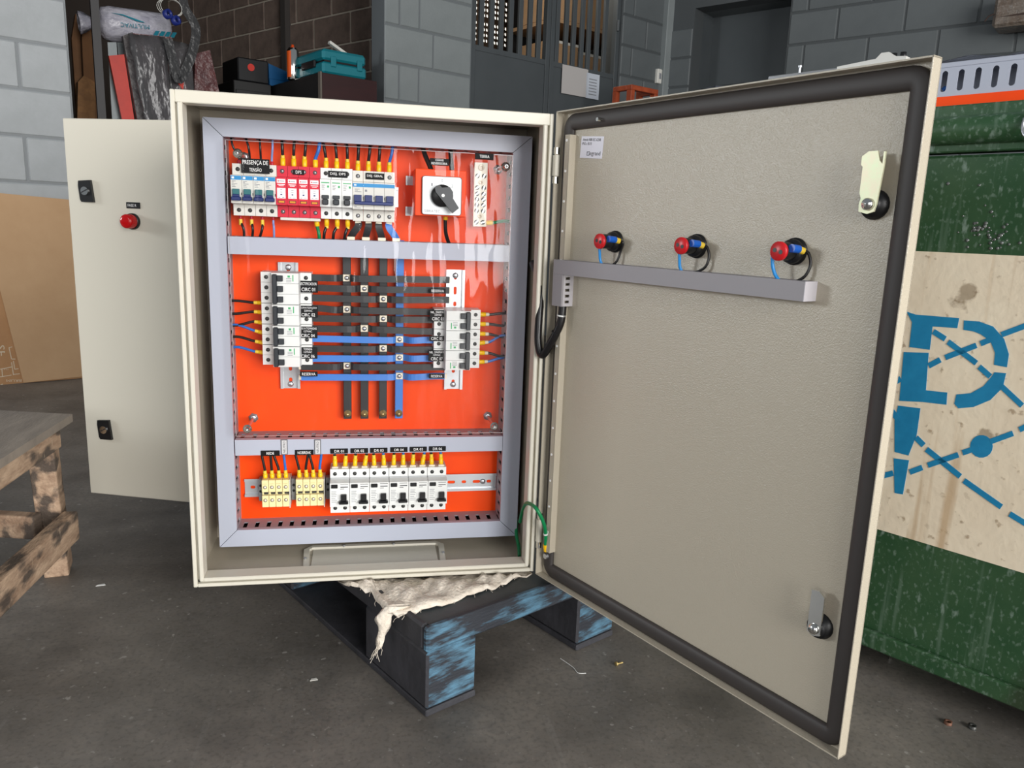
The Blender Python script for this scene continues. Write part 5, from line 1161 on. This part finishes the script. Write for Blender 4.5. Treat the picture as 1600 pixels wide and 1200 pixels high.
# white printed roll
BAGW = mat('white_printed_bag', (196, 194, 204), .35, rgb2=(160, 158, 172), scale=16, bump=.7, bscale=24, bdist=.014, stretch=(1, 1, 1.6))
TEALP = mat('teal_print', (20, 120, 140), .5)
ra, rb = faw(153, 36, .47), faw(266, 46, .47)
roll = thing('wrapped_roll', 'white plastic-wrapped roll with teal lettering on top of the boards', 'roll', tuple(ra))
dR = (rb - ra); LR = dR.length; dR.normalize(); upR = Vector((0, 0, 1)); sR = dR.cross(upR).normalized(); upR = sR.cross(dR)
rr = .083; vs = []; fs = []; n = 28; prof_ = [(0, .012), (.006, .05), (.02, .074), (.05, .083), (LR * .3, .081), (LR * .6, .078), (LR * .9, .072), (LR * .97, .06), (LR, .02)]
r = random.Random(11)
for h, q in prof_:
    for k in range(n):
        a = 2 * math.pi * k / n; qq = q * (1 + r.uniform(-.03, .03)); vs.append(dR * h + (sR * math.cos(a) + upR * math.sin(a)) * qq)
for i in range(len(prof_) - 1):
    for k in range(n): fs.append((i * n + k, i * n + (k + 1) % n, (i + 1) * n + (k + 1) % n, (i + 1) * n + k))
mb = MB(); mb.add(vs, fs, 0, True); mb.build('wrap', BAGW, roll)
vs = []; fs = []; n = 16; prof_ = [(0, .014), (-.02, .016), (-.06, .038), (-.085, .046), (-.088, .040), (-.05, .010)]
for h, q in prof_:
    for k in range(n):
        a = 2 * math.pi * k / n; qq = q * (1 + .25 * math.sin(k * 2.7)); vs.append(dR * h + (sR * math.cos(a) * .6 + upR * math.sin(a)) * qq + upR * (h * .05))
for i in range(len(prof_) - 1):
    for k in range(n): fs.append((i * n + k, i * n + (k + 1) % n, (i + 1) * n + (k + 1) % n, (i + 1) * n + k))
mb = MB(); mb.add(vs, fs, 0, True); mb.build('twisted_end', BAGW, roll)
# lettering wrapped on the roll, upside down
vdir = (Vector(CAM) - ra); vdir -= dR * vdir.dot(dR); vdir.normalize(); v2 = dR.cross(vdir).normalized(); v2 = v2 if v2.z > 0 else -v2
me, tw, th_ = text_mesh('MULTIVAC', TEALP); me2 = me.copy()
for v in me2.vertices:
    s_ = -v.co.x / tw * .135 + .150; q_ = -v.co.y / th_ * .020 + .002
    v.co = dR * s_ + vdir * (math.sqrt(max(.0001, .0895 ** 2 - q_ ** 2))) + v2 * q_
mkobj('lettering', me2, roll)
def rollpatch(pts):
    mb = MB(); P = []
    for s_, q_ in pts: P.append(dR * s_ + vdir * (math.sqrt(max(.0001, .0895 ** 2 - q_ ** 2))) + v2 * q_)
    mb.prism(P, -vdir * .001); mb.build('printed_mark', TEALP, roll)
for k in range(4): rollpatch([(.232 + k * .028, -.038), (.252 + k * .028, -.038), (.266 + k * .028, -.012), (.246 + k * .028, -.012)])
rollpatch([(.045, .052), (.10, .050), (.19, .026), (.20, .020), (.16, .024), (.10, .044)])
# blue tape rolls and wire coil hung on the right of the roll
for lab, x_, y_ in (('blue tape roll hanging left in the wire coil in the store', 262, 22), ('blue tape roll hanging right in the wire coil in the store', 275, 32)):
    c = faw(x_, y_, .20); t = thing('tape_roll', lab, 'tape roll', tuple(c), FA.rot, 'blue tape rolls')
    MB().lathe([(-.012, .022), (.012, .022), (.012, .012), (-.012, .012), (-.012, .022)], (0, 0, 0), (.5, -1, .2), 18).build('tape', mat('blue_tape', (30, 44, 120), .4), t)
c = faw(268, 18, .21); t = thing('wire_coil', 'loose coil of thin white cord hanging in the store opening', 'cord', tuple(c), FA.rot)
mb = MB()
for k in range(3): mb.tube([((.05 + .006 * k) * math.cos(a), .01 * k, .04 * math.sin(a) + .02) for a in [2 * math.pi * j / 20 for j in range(20)]], .0015, 5, closed=True)
mb.build('cord', WHITE2, t)
# ---- dark cabinet with tools, in front of the pier
cc = at_d(500, 112, 4.02); FC = Frame(cc, 28.5)
wC = FC.px(589, 130)[0]; zC = cc.z
MAR = mat('dark_maroon_wood', (50, 15, 16), .4, rgb2=(42, 12, 13), scale=3, stretch=(1, 1, 6)); CBK = mat('black_cabinet_side', (16, 15, 15), .5)
cab = thing('cabinet', 'dark maroon cabinet with a black side, standing in the store opening', 'cabinet', (cc.x, cc.y, 0), FC.rot)
MB().box(0, wC, .004, .9, .02, zC, .004).build('body', CBK, cab)
MB().box(.006, wC - .006, -.012, .003, .05, zC - .004, .002).build('door', MAR, cab)
MB().box(-.006, .004, -.014, .012, .02, zC).build('edge_strip', mat('cabinet_edge', (96, 88, 80), .5), cab)
def fc(x, y, off): q = at_pl(x, y, FC.o + FC.n * off, FC.n); return (q - FC.o).dot(FC.e), q.z
# teal toolbox
TEAL = mat('teal_toolbox', (18, 114, 126), .4); 
u0, z0 = fc(503, 112, .0); u1_, _ = fc(580, 112, .0)
tb = thing('tool_case', 'teal plastic tool case on top of the dark cabinet', 'tool case', tuple(FC.w(u0 + .015, .02, zC)), FC.rot)
wT = u1_ - u0 - .03; hT = .125
MB().box(0, wT, 0, .34, 0, hT * .50, .012).build('base', TEAL, tb)
MB().box(.002, wT - .002, .002, .338, hT * .53, hT, .014).build('lid', TEAL, tb)
MB().box(.01, wT - .01, .004, .33, hT * .48, hT * .55).build('seam', BLACK, tb)
for x_ in (.045, wT - .06): MB().box(x_, x_ + .03, -.008, .004, hT * .3, hT * .72, .003).build('latch', TEAL, tb)
MB().box(-.012, .002, .08, .24, hT * .3, hT * .6, .004).build('handle', BLACK, tb)
q = thing('paint_strip', 'white wooden strip lying on the teal tool case', 'strip', tuple(FC.w(u0 + .12, .08, zC + hT)), FC.rot)
MB().obox((.06, .05, .022), (1, .1, -.42), (0, 1, 0), (.42, 0, 1), .085, .012, .007).build('strip', WHITE2, q)
q = thing('black_bag', 'dark grey tool bag leaning behind the teal tool case', 'bag', tuple(FC.w(u0 + .13, .46, zC)), FC.rot)
MB().prism([(-.06, 0, 0), (.20, 0, 0), (.20, 0, .13), (.13, 0, .17), (.02, 0, .165), (-.06, 0, .08)], (0, .12, 0)).build('bag', mat('charcoal_fabric', (44, 46, 52), .8), q)
# spray can
x_ = at_pl(458, 116, FC.o + FC.n * .35, FC.n)
t = thing('spray_can', 'orange and silver spray can standing on the dark cabinet', 'spray can', (x_.x, x_.y, zC))
MB().lathe([(0, .030), (.004, .032), (.15, .032), (.156, .028), (.165, .022)], (0, 0, 0), (0, 0, 1), 22).build('can', CHROME, t)
o = MB(); vs = []; fs = []
for i in range(10):
    a = math.radians(150 + i * 12); vs += [(.0325 * math.cos(a), .0325 * math.sin(a), .01), (.0325 * math.cos(a), .0325 * math.sin(a), .146)]
for i in range(9): fs.append((2 * i, 2 * i + 2, 2 * i + 3, 2 * i + 1))
o.add(vs, fs, 0, True); o.build('label', mat('orange_label', (226, 92, 30), .4), t)
MB().lathe([(.160, .022), (.166, .016), (.172, .008), (.182, .007), (.182, 0)], (0, 0, 0), (0, 0, 1), 14).build('nozzle', mat('orange_nozzle', (220, 80, 30), .4), t)
# black case with red dot, blue box, white rod at the back of the cabinet
y_b = .62
x0_ = at_pl(372, 118, FC.o + FC.n * y_b, FC.n); x1_ = at_pl(420, 118, FC.o + FC.n * y_b, FC.n)
ub0, ub1 = (x0_ - FC.o).dot(FC.e), (x1_ - FC.o).dot(FC.e)
pedestal = thing('cabinet', 'low black cupboard behind the maroon cabinet', 'cabinet', tuple(FC.w(ub0 - .03, y_b - .01, 0)), FC.rot)
MB().box(0, -ub0 + .018, 0, .45, .0, zC, .004).build('body', CBK, pedestal)
MB().box(.01, .02 - ub0 - .02, -.008, 0, .05, zC - .05, .002).build('door', CBK, pedestal)
zc2 = zC + .001
t = thing('tool_case', 'black tool case with a red round mark on the black cupboard', 'tool case', tuple(FC.w(ub0, y_b, zc2)), FC.rot)
hcase = max(.08, (at_pl(395, 92, FC.o + FC.n * y_b, FC.n).z - zc2))
MB().box(0, ub1 - ub0, 0, .25, 0, hcase, .006).build('case', BLACK, t); MB().cyl(((ub1 - ub0) * .42, 0, hcase * .62), ((ub1 - ub0) * .42, -.003, hcase * .62), .020, n=16).build('red_mark', mat('red_mark', (196, 40, 24), .5), t)
t = thing('plastic_bin', 'blue plastic bin beside the black tool case', 'bin', tuple(FC.w(ub1 + .012, y_b + .02, zc2)), FC.rot)
MB().prism([(0, 0, 0), (.16, 0, 0), (.17, 0, hcase * .55), (.09, 0, hcase * .75), (-.005, 0, hcase * .95)], (0, .2, 0)).build('tub', mat('blue_bin', (12, 84, 136), .4), t); MB().box(-.004, .172, -.004, .2, hcase * .30, hcase * .36).build('rib', mat('blue_bin', (12, 84, 136), .4), t)
# ================================================================== BEHIND THE GATE, RIGHT BACKGROUND
CARDB = mat('pale_brown_carton', (176, 142, 108), .85, rgb2=(160, 128, 96), scale=3)
pr0 = fa(868, 45, .9); pr1 = fa(962, 45, .9)
sh = thing('storage_shelf', 'dark steel shelf behind the barred gate', 'shelf', tuple(FA.w(pr0[0] - .06, .85, 0)), FA.rot)
wS = uK + .55 - pr0[0] + .06; zS1 = fa(900, 80, .9)[2] - .15; zS2 = fa(900, 39, .9)[2]
MB().box(0, wS, 0, .6, zS1 - .04, zS1).build('shelf_board', RACKM, sh); MB().box(0, wS, 0, .6, zS2 - .03, zS2 - .002).build('shelf_board', CARDB, sh)
for x_ in (0, wS - .04):
    for y_ in (0.56,): MB().box(x_, x_ + .04, y_, y_ + .04, 0, 3.0).build('upright', RACKM, sh)
MB().box(0, wS, .58, .6, zS1, 3.0).build('back_sheet', CBK, sh)
ws = [0, .24, .48, .72, min(1.0, wS - .02)]
for i, lab in enumerate(('left', 'second', 'third', 'right')):
    t = thing('cardboard_box', f'brown cardboard box on the upper shelf behind the gate, {lab} one of four', 'box', tuple(FA.w(pr0[0] - .06 + ws[i] + .005, .86, zS2)), FA.rot, 'boxes on the upper shelf')
    MB().box(0, ws[i + 1] - ws[i] - .01, 0, .4, 0, .55 + .03 * (i % 2), .004).build('carton', CARDB, t); MB().box((ws[i + 1] - ws[i]) / 2 - .02, (ws[i + 1] - ws[i]) / 2 + .02, -.001, 0, 0, .5).build('tape', mat('carton_tape', (150, 116, 82), .4), t)
for i, lab in enumerate(('left', 'middle', 'right')):
    hbx = (fa(880, 62, .9)[2] - zS1) - .02 - .045 * i
    t = thing('cardboard_box', f'brown cardboard box on the lower shelf behind the gate, {lab} one of three', 'box', tuple(FA.w(pr0[0] - .05 + i * .30, .88, zS1)), FA.rot, 'boxes on the lower shelf')
    MB().box(0, .29, 0, .4, 0, hbx, .004).build('carton', CARDB, t); MB().box(.0, .29, -.001, 0, hbx - .02, hbx).build('tape', WHITE2, t)
# papers on the gate
PAP = mat('faded_paper', (176, 172, 170), .8)
for lab, a, b, nl, mt in (('large faded notice sheet taped to the gate', (880, 100), (918, 152), 9, PAP), ('small pale notice sheet beside the larger one on the gate', (918, 113), (936, 156), 6, mat('bluish_paper', (188, 194, 204), .8))):
    u0, z1_ = FA.px(a[0], a[1], .0); u1_, z0_ = FA.px(b[0], b[1], .0)
    z1_ = FA.px((a[0] + b[0]) / 2, a[1] + (b[0] - a[0]) * .11, 0)[1]; z0_ = FA.px((a[0] + b[0]) / 2, b[1] - (b[0] - a[0]) * .08, 0)[1]
    t = thing('notice_sheet', lab, 'paper', tuple(FA.w(u0, .006, z0_)), FA.rot, 'notices on the gate')
    MB().box(0, u1_ - u0, 0, .0015, 0, z1_ - z0_).build('paper', mt, t)
    if nl == 6: 
        mb = MB()
        for k in range(nl): mb.box((u1_ - u0) * .2, (u1_ - u0) * .8, -.0006, 0, (z1_ - z0_) * (.15 + .12 * k), (z1_ - z0_) * (.19 + .12 * k))
        mb.build('print', PRINTGR, t)
# switch box, orange frame
u_, z_ = FA.px(1027, 121)
t = thing('switch_box', 'small white switch box on the grey wall near the corner', 'switch', tuple(FA.w(u_, -.03, z_ - .045)), FA.rot)
MB().box(-.03, .02, 0, .03, 0, .10, .004).build('box', WHITE2, t); MB().box(-.015, .006, -.004, 0, .03, .07, .002).build('rocker', PRINTGR, t)
of = at_d(990, 133, 4.9); FO = Frame(of, 28.5); wO = FO.px(1027, 140)[0]
t = thing('steel_stand', 'rusty orange steel stand behind the top edge of the door', 'stand', (of.x, of.y, 0), FO.rot)
RUST = mat('rusty_orange', (168, 74, 36), .6, rgb2=(140, 58, 28), scale=14)
MB().box(-.03, wO, -.012, .03, of.z - .03, of.z, .003).build('top_rail', RUST, t)
for x_ in (-.03, wO - .035): MB().box(x_, x_ + .035, -.012, .03, 0, of.z - .03, .003).build('leg', RUST, t)
MB().box(-.03, .005, .03, .15, of.z - .03, of.z, .003).box(-.03, .005, .12, .15, 0, of.z - .03).box(wO - .035, wO, .03, .15, of.z - .03, of.z).box(wO - .035, wO, .12, .15, 0, of.z - .03).build('side_frame', RUST, t)
# wrapped bundle fixed to the right wall
bq = at_pl(1552, 20, FB.o - FB.n * .22, FB.n); ub_ = (bq - FB.o).dot(FB.e)
z0_, z1_ = at_pl(1560, 42, FB.o - FB.n * .22, FB.n).z, at_pl(1560, -4, FB.o - FB.n * .22, FB.n).z
t = thing('wrapped_bundle', 'plastic-wrapped brown bundle on a bracket at the top right', 'bundle', tuple(FB.w(ub_, -.22, z0_)), FB.rot)
MB().box(0, .9, 0, .19, 0, z1_ - z0_ + .03, .015).build('wrap', mat('smoky_brown_wrap', (120, 112, 104), .3, rgb2=(88, 72, 60), scale=9, bump=.8, bscale=24, bdist=.02), t)
MB().prism([(.02, -.002, .05), (.3, -.002, .07), (.9, -.002, .10), (.9, -.002, .065), (.3, -.002, .045)], (0, .004, 0)).build('dark_slat', mat('dark_brown_slat', (52, 34, 26), .7), t)
MB().box(.2, .24, .0, .22, -.03, 0).box(.6, .64, .0, .22, -.03, 0).build('bracket', PAINT_D, t)
MB().tube([(.005, .0, .07), (-.02, -.004, .06), (-.035, -.004, .035)], .004, 6).build('loose_end', mat('dark_brown_slat', (52, 34, 26), .7), t)
# ================================================================== BITS ON THE FLOOR
def bit(name, label, cat, x, y, fn, mt):
    q = at_z(x, y, 0); mb = MB(); fn(mb); o = mb.build(name, mt, loc=(q.x, q.y, 0)); tag(o, label, cat); return o
bit('screw', 'small brass screw lying on the floor under the open door', 'screw', 964, 1040, lambda mb: (mb.cyl((0, 0, .003), (.012, .004, .003), .0018, n=8), mb.cyl((-.003, -.001, .004), (0, 0, .004), .004, n=10)), BRASS)
bit('thread', 'short white thread lying on the floor under the open door', 'thread', 903, 1052, lambda mb: mb.tube(smoothpath([(-.02, .05, .001), (-.005, .02, .001), (0, 0, .001), (.014, -.003, .001)], 5), .0007, 5), WHITE)
bit('hex_nut', 'rusty nut lying on the floor beside the skip', 'nut', 1481, 1131, lambda mb: mb.lathe([(0, .007), (.005, .007), (.005, .004), (0, .004), (0, .007)], (0, 0, 0), (0, 0, 1), 6), mat('rusty_nut', (110, 76, 60), .6, metal=.4))
bit('hex_nut', 'grey nut lying on the floor nearest the bottom right corner', 'nut', 1519, 1138, lambda mb: mb.lathe([(0, .007), (.006, .007), (.006, .004), (0, .004), (0, .007)], (0, 0, 0), (0, 0, 1), 6), SCREW)
bit('metal_chip', 'bright metal chip lying in the shade of the skip', 'chip', 1391, 1030, lambda mb: mb.prism([(-.003, 0, 0), (.003, 0, 0), (.002, 0, .012), (-.001, 0, .012)], (0, .002, 0)), CHROME)
bit('paper_scrap', 'tiny white scrap lying on the floor right of the bench', 'scrap', 156, 916, lambda mb: mb.prism([(-.008, 0, .0), (.010, .004, .0), (.006, .010, .0), (-.006, .006, .0)], (0, 0, .001)), WHITE)
bit('paper_scrap', 'tiny grey scrap lying on the floor below the open enclosure', 'scrap', 490, 1064, lambda mb: mb.prism([(-.006, 0, .0), (.007, .002, .0), (.004, .008, .0), (-.004, .006, .0)], (0, 0, .001)), WHITE2)
